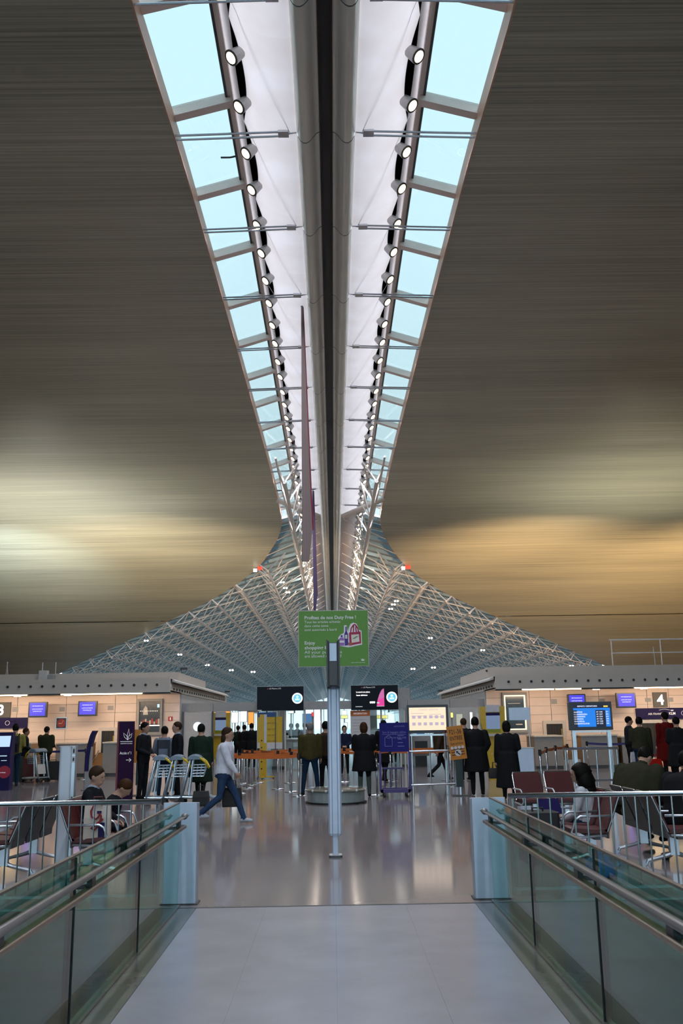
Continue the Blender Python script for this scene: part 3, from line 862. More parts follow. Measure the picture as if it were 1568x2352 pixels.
# ---- kiosk roof gear
def roofpt(px, py, Y): p = at(px, py, Y); return p
t = thing('roof_railing', 'thin white two-bar railing on top of the check-in roof', 'railing', (at(1402, 1500, 36).x, 36.0, 3.70))
h_ = at(1402, 1470, 36).z - 3.70
obj('rail', MB().tube([(-.02, 0, h_), (4.2, 0, h_)], .028, 8), M['white'], t); obj('rail', MB().tube([(.02, 0, h_ * .48), (4.2, 0, h_ * .48)], .022, 8), M['white'], t)
for x in (.05, 1.95, 3.85): obj('post', MB().tube([(x, 0, 0), (x, 0, h_)], .022, 8), M['cream'], t)
obj('aerial', MB().tube([(1.72, .1, 0), (1.7, .1, .7)], .02, 6), M['lgrey'], t)
p = at(114, 1556, 36.5)
t = thing('roof_unit', 'grey box unit with two short poles on the left check-in roof', 'roof unit', (p.x, 35.6, 3.34))
obj('box', MB().box(-.15, .15, 0, .3, 0, .47), M['lgrey'], t); obj('duct', MB().box(.16, .36, .1, .4, 0, .3), M['grey'], t)
for x in (-.08, .42): obj('pole', MB().tube([(x, .2, .3), (x, .2, .78)], .022, 6), M['lgrey'], t)
t = thing('roof_aerial', 'small lattice aerial at the far left of the check-in roof', 'aerial', (at(16, 1540, 36.2).x, 36.2, 3.70))
obj('mast', MB().tube([(-.03, 0, 0), (0, 0, .42)], .012, 5).tube([(.04, 0, 0), (0, 0, .42)], .012, 5), M['lgrey'], t); obj('tip', MB().ell((0, 0, .45), (.03, .03, .04)), M['lgrey'], t)
def cctv(px, py, Y, zb, lab, sg=1):
    p = at(px, py, Y)
    t = thing('security_camera', lab, 'camera', (p.x, Y, zb), group='security cameras')
    hz = p.z - zb
    obj('bracket', MB().tube([(0, 0, 0), (0, 0, hz), (sg * .1, 0, hz)], .014, 6), M['darkgrey'], t)
    obj('camera_body', MB().box(sg * .1 - .12, sg * .1 + .12, -.05, .05, hz - .06, hz + .03), M['darkgrey'], t)
    obj('lens', MB().tube([(sg * .1 - .12, 0, hz - .01), (sg * .1 - .15, 0, hz - .01)], .03, 8), M['black'], t)
cctv(417, 1535, 36.2, 3.70, 'pale security camera on the left roof corner'); cctv(1130, 1540, 36.2, 3.70, 'security camera with curved bracket on the right roof corner', -1)
cctv(518, 1588, 50.2, ztL + .03, 'security camera far along the left fascia'); cctv(1016, 1586, 50.0, ztR + .03, 'security camera far along the right fascia', -1)
# uplights standing on the check-in roofs, washing the wood
UP = [(-1, 11, 46, (-.05, .95, .30), (1.0, .76, .50), 11500, 100), (-1, 19.5, 48, (-.08, .80, .60), (.78, .92, 1.0), 9500, 60), (-1, 16, 48.5, (-.05, .1, 1), (1.0, .98, .92), 5600, 138),
      (1, 12, 48, (.05, .94, .34), (1.0, .64, .34), 14500, 100), (1, 25, 48, (.10, .94, .34), (1.0, .64, .34), 18000, 100), (1, 16, 46.5, (.05, .0, 1), (1.0, .92, .74), 3000, 125)]
for n_, (sg, ux, uy, d_, colr, en, an) in enumerate(UP):
    t = thing('added_roof_uplight', ('%s added unseen uplight on the %s check-in roof behind the parapet') % (('inner', 'outer', 'front')[n_ % 3], 'left' if sg < 0 else 'right'), 'uplight', (sg * ux, uy, 3.70 if uy < 43 else (ztL if sg < 0 else ztR) + .03))
    obj('housing', MB().box(-.25, .25, -.15, .15, 0, .22), M['darkgrey'], t)
    obj('lens', MB().box(-.22, .22, -.12, .12, .22, .225), emis('uplight_%d' % n_, colr, 4), t)
    l = bpy.data.lights.new('added_roof_uplight_beam', 'SPOT'); l.energy = en; l.color = colr; l.spot_size = math.radians(an); l.spot_blend = 1.0; l.shadow_soft_size = .3
    o = bpy.data.objects.new('added_roof_uplight_beam', l); C.objects.link(o); o.location = (sg * ux, uy, 4.05)
    o.rotation_euler = Vector(d_).to_track_quat('-Z', 'Y').to_euler()

# small paired spotlights clipped to the far roof trusses, and two tiny exit lights at the shell edge
M['roofspot'] = emis('roof_spot_lens', (1.0, .95, .85), 9.0)
RS = [(648, 1337), (655, 1350), (661, 1360), (336, 1471), (413, 1503), (476, 1527), (531, 1539), (581, 1543), (910, 1380), (903, 1388), (897, 1398), (988, 1465), (1108, 1493), (995, 1533), (948, 1536), (1312, 1529)]
for px, py in RS:
    d = at(px, py, 1.0) - Vector((0, 0, EYE))
    Yq = (SP - .96 - EYE) / (d.z + .268 * abs(d.x))
    p = at(px, py, Yq)
    t = thing('roof_spotlight', 'small bright paired spotlight clipped to the far lattice roof on the %s' % ('left' if px < 766 else 'right'), 'spotlight', p, 0, 'paired spotlights in the far %s roof' % ('left' if px < 766 else 'right'))
    r_ = .0011 * Yq
    for dx in (-1.3, 1.3):
        hs = obj('head', MB().tube([(dx * r_, .1, .02), (dx * r_, -.02, -.02)], [r_ * .8, r_], 8), M['lampbody'], t)
        obj('lens', MB().tube([(dx * r_, -.02, -.02), (dx * r_, -.03, -.024)], [r_ * .9, r_ * .9], 8), M['roofspot'], hs)
    obj('clip', MB().tube([(0, .1, .0), (0, .1, .12)], .02, 5), M['lampbody'], t)
for px, py, lb in ((592, 1308, 'tiny red and white lit sign at the left end of the wood shell'), (932, 1303, 'tiny red lit sign at the right end of the wood shell')):
    Yq = 61.0
    p = at(px, py, Yq)
    t = thing('exit_light', lb, 'lit sign', p)
    obj('red_face', MB().box(-.05, .30, 0, .08, -.1, .12) if px > 766 else MB().box(-.02, .28, 0, .08, -.02, .2), emis('red_lit_%d' % px, (1, .06, .03), 1.6), t)
    obj('white_face', MB().box(-.3, -.06, 0, .08, -.16, .06), emis('white_lit_%d' % px, (1, .95, .9), 2.0), t)
    obj('hanger', MB().tube([(0, .05, .1), (0, .05, .6)], .015, 5), M['grey'], t)

# ---- bridge balustrades
def balustrade(sg):
    side = 'left' if sg < 0 else 'right'
    t = thing('glass_balustrade', 'green glass balustrade with grey handrail along the %s edge of the footbridge' % side, 'balustrade', (sg * 1.5, 9.38, 0))
    X = lambda a, b: sorted((sg * a, sg * b))
    ys = [-.02 - 1.85 * k for k in range(6)]
    for y1, y0 in zip(ys, ys[1:]):
        a, b = X(-.008, .012)
        p = obj('glass_pane', MB().box(a, b, y0 + .012, y1, -.3, .93), M['green_glass'], t)
        a, b = X(-.011, .015)
        obj('top_edge', MB().box(a, b, y0 + .012, y1, .930, .942), mat('bronze_edge', (.16, .13, .11), .4) if 'bronze_edge' not in bpy.data.materials else bpy.data.materials['bronze_edge'], p)
        a, b = X(-.014, .018)
        obj('seam', MB().box(a, b, y0 - .001, y0 + .011, .0, .925), M['black'], t)
    obj('handrail', MB().tube([(sg * -.085, -.22, .828), (sg * -.085, -.12, .828), (sg * -.085, -9.4, .815)], [.030, .033, .033], 14), M['handrail'], t, smooth=True)
    a, b = X(-.12, -.06)
    obj('lower_rail', MB().rbox(a, b, -9.4, -.3, .728, .762, .012, 'y'), mat('bronze_lower_rail', (.30, .24, .19), .3, metal=.5) if 'bronze_lower_rail' not in bpy.data.materials else bpy.data.materials['bronze_lower_rail'], t)
    for k in range(6):
        y = -.55 - 1.55 * k
        br = obj('rail_bracket', MB().box(*X(-.10, -.07), y - .045, y + .045, .74, .815).box(*X(-.09, .0), y - .02, y + .02, .745, .77), M['darkgrey'], t)
    obj('shoe_channel', MB().box(*X(-.03, .035), -9.4, -.0, -.02, .012), M['strip'], t)
    return t
balustrade(-1); balustrade(1)
for sg in (-1, 1):
    t = thing('end_post_panel', 'pale blue metal end panel of the %s glass balustrade' % ('left' if sg < 0 else 'right'), 'end panel', (sg * 1.5, 9.44, 0))
    obj('panel', MB().rbox(-.165, .165, 0, .05, .012, .93, .012, 'z'), M['bluealu'], t)
    obj('return', MB().box(-.165, -.13, .05, .16, .012, .92) if sg > 0 else MB().box(.13, .165, .05, .16, .012, .92), M['bluealu'], t)
    obj('foot', MB().box(-.185, .185, -.02, .18, 0, .012), M['darkgrey'], t)
# ---- baluster railings along the void
def railing(x0, x1, lab):
    t = thing('baluster_railing', lab, 'railing', (x0, 9.62, 0)); L = x1 - x0
    obj('top_rail', MB().tube([(0, 0, .93), (L, 0, .93)], .026, 12), M['steel'], t, smooth=True)
    obj('bottom_rail', MB().box(0, L, -.012, .012, .05, .075), M['steel'], t)
    n = int(abs(L) / .1215); sgn = 1 if L > 0 else -1
    src = None
    for i in range(n):
        x = sgn * (.05 + .1215 * i)
        if src is None:
            src = obj('baluster', MB().tube([(0, 0, .07), (0, 0, .915)], .0085, 6), M['steel'], t); src.location = (x, 0, 0)
        else: inst(src, t, (x, 0, 0))
    for x in (0.02, 2.4, 4.8):
        obj('post', MB().tube([(sgn * x, .02, 0), (sgn * x, .02, .93)], .018, 8), M['steel'], t)
railing(at(370, 1840, 9.62).x, -7.5, 'left steel baluster railing along the edge of the void')
railing(at(1166, 1828, 9.62).x, 7.5, 'right steel baluster railing along the edge of the void')

# ---- centre pole with box sign seen edge-on
t = thing('sign_pole', 'pale blue square sign pole on a round-cornered floor plate, centre of the hall', 'sign pole', (0.004, 12.55, 0))
obj('base_plate', MB().rbox(-.085, .085, -.09, .09, 0, .022, .03, 'z'), M['darkgrey'], t)
obj('base_cap', MB().rbox(-.08, .08, -.085, .085, .022, .03, .03, 'z'), M['lgrey'], t)
obj('stem', MB().rbox(-.037, .037, -.037, .037, .03, .30, .012, 'z'), M['bluealu'], t)
sh = MB()
w2 = .086
sec = [(-w2, -.05), (-w2 + .02, -.075), (-.042, -.075), (-.036, -.068), (-.030, -.082), (.030, -.082), (.036, -.068), (.042, -.075), (w2 - .02, -.075), (w2, -.05), (w2, .06), (w2 - .02, .08), (-w2 + .02, .08), (-w2, .06)]
sh.loft([[(x * k, y * k, z) for x, y in sec] for z, k in ((.262, .86), (.29, 1), (2.10, 1), (2.17, .8))])
obj('shaft', sh, M['bluealu'], t)
bx_ = obj('box_sign', MB().box(-.05, .05, -.3, .55, 2.15, 2.70), M['darkgrey'], t)
obj('pale_top', MB().box(-.046, .046, -.302, -.3, 2.46, 2.69), M['bluealu'], bx_)  # paler panel over the upper half of the sign's end
for s_ in (-1, 1):
    a, b = sorted((s_ * .07, s_ * .088))
    obj('side_plate', MB().box(a, b, -.34, .59, 2.12, 2.735), M['darkgrey'], t)
    a, b = sorted((s_ * .05, s_ * .07))
    obj('gasket', MB().box(a, b, -.31, .57, 2.13, 2.72), M['black'], t)

# ---- green duty free sign on its post over the round plinth
M['green'] = mat('green_sign_print', (.10, .26, .035), .5, var=.04, scale=20)
x, w_, z0, z1 = rect(686, 1403, 845, 1530, 21.0); h_ = z1 - z0
t = thing('duty_free_sign', 'green printed sign board with white French and English text', 'sign', (x, 21.0, .32))
B0 = z0 - .32
obj('board', MB().box(-w_ / 2, w_ / 2, 0, .04, B0, B0 + h_), M['green'], t)
obj('board_edge', MB().box(-w_ / 2 - .012, w_ / 2 + .012, .005, .05, B0 - .012, B0 + h_ + .012), M['lgrey'], t)
obj('post', MB().tube([(-.02, .09, 0), (-.02, .09, B0 + h_ * .8)], .045, 10), M['lgrey'], t)
pm = mat('sign_lettering', (.72, .72, .70), .6)
U = w_ / 160.0
def gtxt(s_, px, py, size, width, bold=0.0):
    text('lettering', s_, size * U, pm, t, (-w_ / 2 + (px - 686) * U, -.003, B0 + h_ - (py - 1403) * U), width=width * U, bold=bold)
gtxt('Profitez de nos Duty Free !', 699, 1422, 11, 119, .002)
gtxt('Tous les articles achetés', 699, 1431, 8.5, 83); gtxt('dans cette zone', 699, 1440, 8.5, 55); gtxt('sont autorisés à bord', 699, 1449, 8.5, 74)
gtxt('Enjoy', 699, 1480, 10.5, 24, .002); gtxt('shopping before', 699, 1491, 10.5, 78, .002); gtxt('All your purchases', 699, 1501, 10, 86); gtxt('are allowed on board', 699, 1510, 10, 84)
def gp(poly): return [(-w_ / 2 + (a - 686) * U, B0 + h_ - (b - 1403) * U) for a, b in poly]
obj('print_outline', MB().prism(gp([(778, 1484), (777, 1465), (783, 1458), (790, 1455), (791, 1437), (797, 1437), (799, 1452), (801, 1445), (806, 1434), (813, 1431), (820, 1434), (826, 1448), (831, 1450), (832, 1482), (812, 1486), (800, 1488)]), -.004, -.001), mat('print_white', (.75, .72, .75), .6), t)
obj('print_bag', MB().prism(gp([(802, 1454), (829, 1452), (830, 1479), (803, 1484)]), -.006, -.004), mat('print_crimson', (.38, .01, .06), .5), t)
obj('print_bag_face', MB().prism(gp([(807, 1459), (825, 1458), (826, 1475), (808, 1478)]), -.008, -.006), mat('print_cream', (.66, .64, .55), .5), t)
obj('print_plane', MB().prism(gp([(810, 1467), (814, 1466), (818, 1463), (825, 1462), (818, 1466), (813, 1469)]), -.010, -.008), mat('print_green', (.12, .2, .08), .5), t)
for a_, b_x in ((806, 824), (812, 819)):
    c_ = (a_ + b_x) / 2
    obj('print_handle', MB().tube([(q[0], -.006, q[1]) for q in gp([(a_, 1454), (a_ + 1, 1445), (c_ - 3, 1437), (c_, 1435), (c_ + 3, 1437), (b_x - 1, 1445), (b_x, 1453)])], .012, 5), bpy.data.materials['print_crimson'], t)
obj('print_bottle', MB().prism(gp([(792, 1484), (791, 1458), (794, 1450), (794, 1440), (797, 1440), (797, 1450), (800, 1458), (800, 1483)]), -.006, -.004), mat('print_violet', (.05, .02, .22), .5), t)
obj('print_bottle_label', MB().prism(gp([(793, 1459), (798, 1459), (798, 1468), (793, 1468)]), -.008, -.006), bpy.data.materials['print_cream'], t)
obj('print_perfume', MB().prism(gp([(780, 1484), (779, 1468), (783, 1465), (788, 1465), (791, 1468), (791, 1484)]), -.006, -.004), mat('print_lilac', (.33, .14, .45), .5), t)
obj('print_perfume_cap', MB().disc((gp([(785, 1462)])[0][0], -.004, gp([(785, 1462)])[0][1]), 2.6 * U, 10, .003), bpy.data.materials['print_violet'], t)
obj('print_label', MB().prism(gp([(780, 1472), (791, 1472), (791, 1477), (780, 1477)]), -.008, -.006), bpy.data.materials['print_white'], t)
obj('print_pot', MB().prism(gp([(800, 1477), (809, 1477), (808, 1484), (801, 1484)]), -.009, -.006), mat('print_brick', (.4, .1, .06), .5), t)
obj('print_mark', MB().prism(gp([(828, 1512), (830, 1516), (833, 1514), (836, 1517), (838, 1513), (836, 1519), (830, 1519)]), -.004, -.001), pm, t)
text('lettering', 'AEROPORTS DE PARIS', 3.2 * U, pm, t, (-w_ / 2 + (806 - 686) * U, -.003, B0 + h_ - (1524 - 1403) * U), width=32 * U)
# round plinth
t = thing('round_plinth', 'low round grey plinth with glossy rim at the foot of the green sign', 'plinth', (.03, 21.0, 0))
obj('base_ring', MB().lathe([(.67, 0), (.67, .03), (.62, .035)], n=40), M['black'], t)
obj('drum', MB().lathe([(.62, .03), (.62, .24), (.60, .25)], n=40), mat('plinth_grey', (.26, .30, .29), .25, var=.06), t, smooth=False)
obj('rim', MB().lathe([(.60, .25), (.66, .255), (.67, .28), (.65, .305), (.3, .32)], n=40), mat('plinth_top', (.22, .21, .17), .12, var=.15), t)
for k in range(12):
    a = 2 * PI * k / 12 + .2
    obj('stud', MB().ell((.66 * math.cos(a), .66 * math.sin(a), .275), (.03, .03, .03), 8, 6), M['lgrey'], t, smooth=True)

# ---- black hanging advertising screens
M['adblack'] = mat('black_screen_glass', (.004, .006, .012), .35, spec=.15)
def adscreen(px, lab, rich):
    x, w_, z0, z1 = rect(*px, 35.72); h_ = z1 - z0
    t = thing('advert_screen', lab, 'screen', (x, 35.72, z0), group='black advert screens over the passage')
    obj('panel', MB().box(-w_ / 2, w_ / 2, 0, .14, 0, h_), M['adblack'], t)
    obj('edge', MB().box(-w_ / 2 - .012, w_ / 2 + .012, .02, .15, -.012, h_ + .012), M['lgrey'], t)
    obj('hanger', MB().tube([(-w_ * .3, .2, -.1), (-w_ * .3, .2, h_)], .03, 6).tube([(w_ * .3, .2, -.1), (w_ * .3, .2, h_)], .03, 6), M['grey'], t)
    cx_, cz_ = w_ * .365, h_ * .5
    r_ = obj('round_logo_ring', MB().disc((cx_, 0, cz_), h_ * .225, 28, .01), emis('logo_white', (1, 1, .95), 1.6) if 'logo_white' not in bpy.data.materials else bpy.data.materials['logo_white'], t)
    obj('logo_disc', MB().disc((cx_, -.01, cz_), h_ * .17, 24, .006), emis('logo_blue', (.16, .62, .9), 1.0) if 'logo_blue' not in bpy.data.materials else bpy.data.materials['logo_blue'], r_)
    obj('logo_mark', MB().disc((cx_, -.016, cz_ + h_ * .06), h_ * .06, 12, .004).box(cx_ - h_ * .1, cx_ + h_ * .1, -.02, -.016, cz_ - h_ * .09, cz_ - h_ * .01), emis('logo_pale', (.6, .9, 1), 1.2) if 'logo_pale' not in bpy.data.materials else bpy.data.materials['logo_pale'], r_)
    text('lettering', 'LG Plasma LCD', .07, M['txt'], t, (-w_ * .24, -.004, h_ * .895))
    obj('red_dot', MB().disc((-w_ * .27, -.002, h_ * .915), .025, 10, .004), mat('logo_red', (.5, .02, .06), .5) if 'logo_red' not in bpy.data.materials else bpy.data.materials['logo_red'], t)
    if rich:
        text('lettering', 'Le nouvel ecran plasma', .085, M['txtlit'], t, (-w_ * .39, -.004, h_ * .70), width=w_ * .29)
        text('lettering', 'haute definition', .085, M['txtlit'], t, (-w_ * .39, -.004, h_ * .57), width=w_ * .235)
        pts = [(.04, .13), (.205, .13), (.20, .87), (.15, .80), (.10, .62), (.06, .38)]
        obj('pink_sail', MB().prism([(w_ * a, h_ * b) for a, b in pts], -.012, 0), emis('pink_print', (.85, .05, .35), .95), t)
        obj('sail_shade', MB().prism([(w_ * a, h_ * b) for a, b in [(.06, .38), (.205, .5), (.20, .87), (.15, .80), (.10, .62)]], -.016, -.012), emis('pink_pale_print', (.75, .18, .5), .8), t)
        for i in range(3): obj('white_dot', MB().disc((-w_ * .085 + .065 * i, -.002, h_ * .30), .038, 12, .006), M['txtlit'], t)
        obj('caption_bar', MB().box(-w_ * .41, -w_ * .26, -.004, 0, h_ * .12, h_ * .145).box(w_ * .04, w_ * .2, -.014, -.012, h_ * .13, h_ * .15).box(w_ * .045, w_ * .1, -.014, -.012, h_ * .25, h_ * .31), M['txt'], t)
    else:
        obj('caption_bar', MB().box(-w_ * .49, -w_ * .40, -.004, 0, h_ * .01, h_ * .03), M['txt'], t)
adscreen((590, 1577, 697, 1632), 'plain black advert screen with lit round blue logo, left of the pole', False)
adscreen((806, 1574, 914, 1630), 'black advert screen showing a pink sail shape and lit round logo', True)
for px in (620, 665, 836, 885):
    x = at(px, 1650, 35.6).x
    
# ---- posters and notices on the partition
M['yel'] = mat('yellow_notice', (.50, .33, .01), .5, var=.08)
M['yelkiosk'] = mat('yellow_kiosk_paint', (.55, .34, .008), .35, var=.05)
M['blue_notice'] = mat('blue_notice', (.02, .07, .22), .5)
M['paper'] = mat('white_notice', (.55, .53, .55), .6)
x, w_, z0, z1 = rect(592, 1636, 648, 1720, 35.8); h_ = z1 - z0
t = thing('yellow_notice_board', 'yellow notice board with blue header behind the tall yellow gauge', 'notice board', (x, 35.8, 0))
obj('board', MB().box(-w_ / 2, w_ / 2, 0, .05, z0 + .23, z1 - .17), M['yel'], t); obj('header', MB().box(-w_ / 2, w_ / 2 - .25, -.01, .05, z1 - .17, z1), M['blue_notice'], t)
obj('skirt', MB().box(-w_ / 2, w_ / 2, 0, .05, z0, z0 + .23), M['paper'], t); obj('leg', MB().box(-.5, -.46, .0, .05, 0, z0).box(.4, .44, 0, .05, 0, z0), M['grey'], t)
for i in range(4): text('lettering', 'BAGAGES CABINE', .07, mat('olive_print', (.2, .14, .02), .6) if 'olive_print' not in bpy.data.materials else bpy.data.materials['olive_print'], t, (-.22, -.004, z1 - .42 - .22 * i), width=.45)
obj('divider', MB().box(w_ / 2 - .27, w_ / 2 - .24, -.02, .06, z0, z1), M['darkgrey'], t)
x, w_, z0, z1 = rect(805, 1632, 850, 1720, 35.8); h_ = z1 - z0
t = thing('white_notice_board', 'tall white notice with an orange header behind the queue', 'notice board', (x, 35.8, 0))
obj('sheet', MB().box(-w_ / 2, w_ / 2, 0, .04, z0, z1 - .2), M['paper'], t); obj('header', MB().box(-w_ / 2, w_ / 2, -.005, .04, z1 - .2, z1), mat('orange_header', (.45, .11, .02), .5), t); obj('leg', MB().box(-.3, -.26, 0, .04, 0, z0).box(.26, .3, 0, .04, 0, z0), M['grey'], t)
text('lettering', 'INFORMATION', .09, M['txt'], t, (-.25, -.008, z1 - .14), width=.5)
for i in range(7): obj('text_line', MB().box(-w_ / 2 + .08, w_ / 2 - .08 - .1 * (i % 3), -.004, 0, z1 - .35 - .11 * i, z1 - .335 - .11 * i), M['grey'], t)
# tall yellow baggage gauge on a wheeled foot
p = fl(604, 1788)
t = thing('baggage_gauge', 'tall narrow yellow baggage gauge post with round holes on a wheeled foot', 'gauge', (p.x, p.y, 0))
hg = at(604, 1641, p.y).z
obj('post', MB().box(-.11, .11, -.04, .04, .06, hg), M['yelkiosk'], t); obj('white_strip', MB().box(.03, .11, -.05, -.04, hg * .55, hg), M['paper'], t)
for i in range(5): obj('hole', MB().disc((-.05, -.04, .3 + .22 * i), .025, 10, .004), M['black'], t)
obj('foot', MB().box(-.2, .35, -.06, .06, .03, .07).box(-.05, .05, -.4, .3, .03, .07), M['yelkiosk'], t)
for x_, y_ in ((.33, 0), (-.18, 0), (0, -.36)): obj('wheel', MB().tube([(x_ - .02, y_, .035), (x_ + .02, y_, .035)], .035, 10), M['rubber'], t)
# yellow self-service kiosks
def yellow_kiosk(px, py, Y, lab, s=1.0, kiosk=True):
    p = at(px, py, Y)
    t = thing('yellow_ticket_kiosk', lab, 'kiosk', (p.x, Y, 0), group='yellow ticket kiosks')
    pr = [(-.16, 0), (.16, 0), (.2, .35), (.30, .75), (.34, 1.05), (.28, 1.3), (.34, 1.6), (.36, 2.06), (-.36, 2.06), (-.34, 1.6), (-.28, 1.3), (-.34, 1.05), (-.30, .75), (-.2, .35)]
    obj('body', MB().prism([(a * s, b * s) for a, b in pr], 0, .35), M['yelkiosk'], t)
    obj('screen', MB().box(-.2 * s, .2 * s, -.012, 0, 1.42 * s, 1.8 * s), emis('kiosk_screen', (.18, .26, .42), .8) if 'kiosk_screen' not in bpy.data.materials else bpy.data.materials['kiosk_screen'], t)
    obj('screen_bar', MB().box(-.2 * s, .2 * s, -.014, 0, 1.80 * s, 1.88 * s), M['navy'], t)
    obj('header', MB().box(-.2 * s, .2 * s, -.02, 0, 1.9 * s, 2.1 * s), M['paper'], t)
    obj('shelf', MB().box(-.22 * s, .22 * s, -.1, 0, 1.22 * s, 1.29 * s), M['lgrey'], t)
    obj('green_stripe', MB().box(-.2 * s, .2 * s, -.012, 0, 1.33 * s, 1.41 * s), mat('kiosk_green', (.25, .28, .01), .5) if 'kiosk_green' not in bpy.data.materials else bpy.data.materials['kiosk_green'], t)
    for i in range(3): obj('rivet', MB().disc((-.12 + .05 * i, 0, (.85 - .12 * i) * s), .018, 8, .01), M['lgrey'], t)
yellow_kiosk(1134, 1700, 28.0, 'curved yellow ticket kiosk between the two people in long dark coats', 1.02)
yellow_kiosk(506, 1700, 37.5, 'distant yellow ticket kiosk in the opening right of the round-window door', 1.05)

# ---- blue poster cart on castors
M['violet'] = mat('violet_blue_print', (.018, .016, .15), .5, var=.06, spec=.12); M['violetmetal'] = mat('violet_metal', (.06, .035, .16), .4)
p = fl(905, 1828)
x, w_, z0, z1 = rect(870, 1660, 936, 1726, p.y)
t = thing('poster_cart', 'violet blue notice board on a wheeled frame in the middle of the queue', 'notice cart', (x, p.y - .32, 0))
obj('board', MB().box(-w_ / 2, w_ / 2, 0, .05, z0, z1), M['violet'], t)
for s_ in (-1, 1): obj('upright', MB().box(s_ * w_ / 2 - .025, s_ * w_ / 2 + .025, 0, .05, .12, z0), M['violetmetal'], t)
obj('base_bar', MB().box(-w_ / 2, w_ / 2, -.1, -.04, .10, .18).box(-w_ / 2, w_ / 2, .36, .42, .10, .18).box(-w_ / 2, -w_ / 2 + .05, -.1, .42, .1, .17).box(w_ / 2 - .05, w_ / 2, -.1, .42, .1, .17), M['violetmetal'], t)
obj('shelf_bar', MB().box(-w_ / 2 + .06, w_ / 2 - .1, .36, .42, .60, .64), M['violetmetal'], t)
for i in range(4): obj('basket_bar', MB().tube([(-w_ / 2 + .12 + .13 * i, .39, .17), (-w_ / 2 + .12 + .13 * i, .39, .6)], .012, 6), M['violetmetal'], t)
for sx_ in (-1, 1):
    for y_ in (-.07, .39): obj('castor', MB().tube([(sx_ * (w_ / 2 - .08) - .02, y_, .05), (sx_ * (w_ / 2 - .08) + .02, y_, .05)], .05, 12), M['rubber'], t)
obj('castor_hub', MB().tube([(w_ / 2 - .085, -.07, .05), (w_ / 2 - .045, -.07, .05)], .03, 10), M['white'], t)
bt = mat('pale_violet_print', (.16, .17, .42), .6)
text('lettering', 'AEROPORTS', .045, bt, t, (0.0, -.004, z1 - .10)); text('lettering', 'Sacs & bagages cabine', .075, bt, t, (-.28, -.004, z1 - .24), width=.55); text('lettering', 'Carry-on bags only', .07, bt, t, (-.18, -.004, z1 - .36), width=.46)
obj('underline', MB().box(-.28, .27, -.004, 0, z1 - .27, z1 - .262), bt, t)
obj('bag_print', MB().tube([(-.22, -.004, z0 + .13), (-.22, -.004, z0 + .32), (-.19, -.004, z0 + .34), (-.13, -.004, z0 + .38), (-.08, -.004, z0 + .34), (-.05, -.004, z0 + .32), (-.05, -.004, z0 + .13), (-.22, -.004, z0 + .13)], .008, 4), bt, t)
for i, sw in enumerate((.14, .1, .12, .15)): obj('text_line', MB().box(.08, .08 + sw, -.004, 0, z0 + .36 - .08 * i, z0 + .375 - .08 * i), bt, t)

# ---- bright information screen on a rail stand
p = fl(985, 1827)
Yp = p.y
x, w_, z0, z1 = rect(934, 1619, 1029, 1684, Yp)
t = thing('info_screen_stand', 'bright cream information screen on a tall steel rail stand', 'screen stand', (x, Yp, 0))
obj('casing', MB().rbox(-w_ / 2, w_ / 2, -.06, .08, z0, z1, .02, 'y'), M['bezel'], t)
sc_ = obj('screen', MB().box(-w_ / 2 + .05, w_ / 2 - .06, -.068, -.06, z0 + .07, z1 - .06), emis('cream_screen', (1.0, .80, .58), 1.05), t)
lilac = emis('lilac_print', (.60, .50, .62), .9)
for r_ in range(2):
    for c_ in range(6):
        xx = -w_ / 2 + .12 + .135 * c_
        obj('pictogram', MB().box(xx, xx + .08, -.072, -.068, z0 + .18 + .16 * r_, z0 + .25 + .16 * r_), lilac, sc_)
for i in range(4): obj('text_line', MB().box(-.4 + .43 * (i % 2), -.1 + .43 * (i % 2), -.072, -.068, z1 - .2 - .03 * i, z1 - .19 - .03 * i), lilac, sc_)
text('lettering', 'INFORMATION / INFORMATIONS', .05, lilac, t, (.02, -.072, z1 - .13), align='CENTER', width=.45)
obj('red_logo', MB().disc((w_ * .38, -.06, z0 + .03), .014, 8, .004), mat('logo_red2', (.6, .02, .05), .5), t)
for s_ in (-1, 1):
    obj('leg', MB().tube([(s_ * .40, .02, 0), (s_ * .40, .02, z0)], .03, 10), M['steel'], t); obj('leg', MB().tube([(s_ * .47, .22, 0), (s_ * .47, .22, .98)], .02, 8), M['steel'], t)
obj('top_bar', MB().box(-.43, .43, -.01, .05, z0 - .06, z0 - .02), M['steel'], t)
obj('barrier_rail', MB().tube([(-.49, -.05, 1.0), (.62, -.05, 1.02)], .025, 8), M['steel'], t)
obj('barrier_rail', MB().tube([(-.45, -.05, .24), (.60, -.05, .26)], .022, 8), M['steel'], t)
for xx in (.05, .60): obj('mid_post', MB().tube([(xx, .22, .0), (xx, .22, 1.0)], .018, 8), M['steel'], t)
for s_ in (-1, 1): obj('rail_arm', MB().tube([(s_ * .47, .22, .99), (s_ * .5, -.05, 1.0)], .018, 6), M['steel'], t)

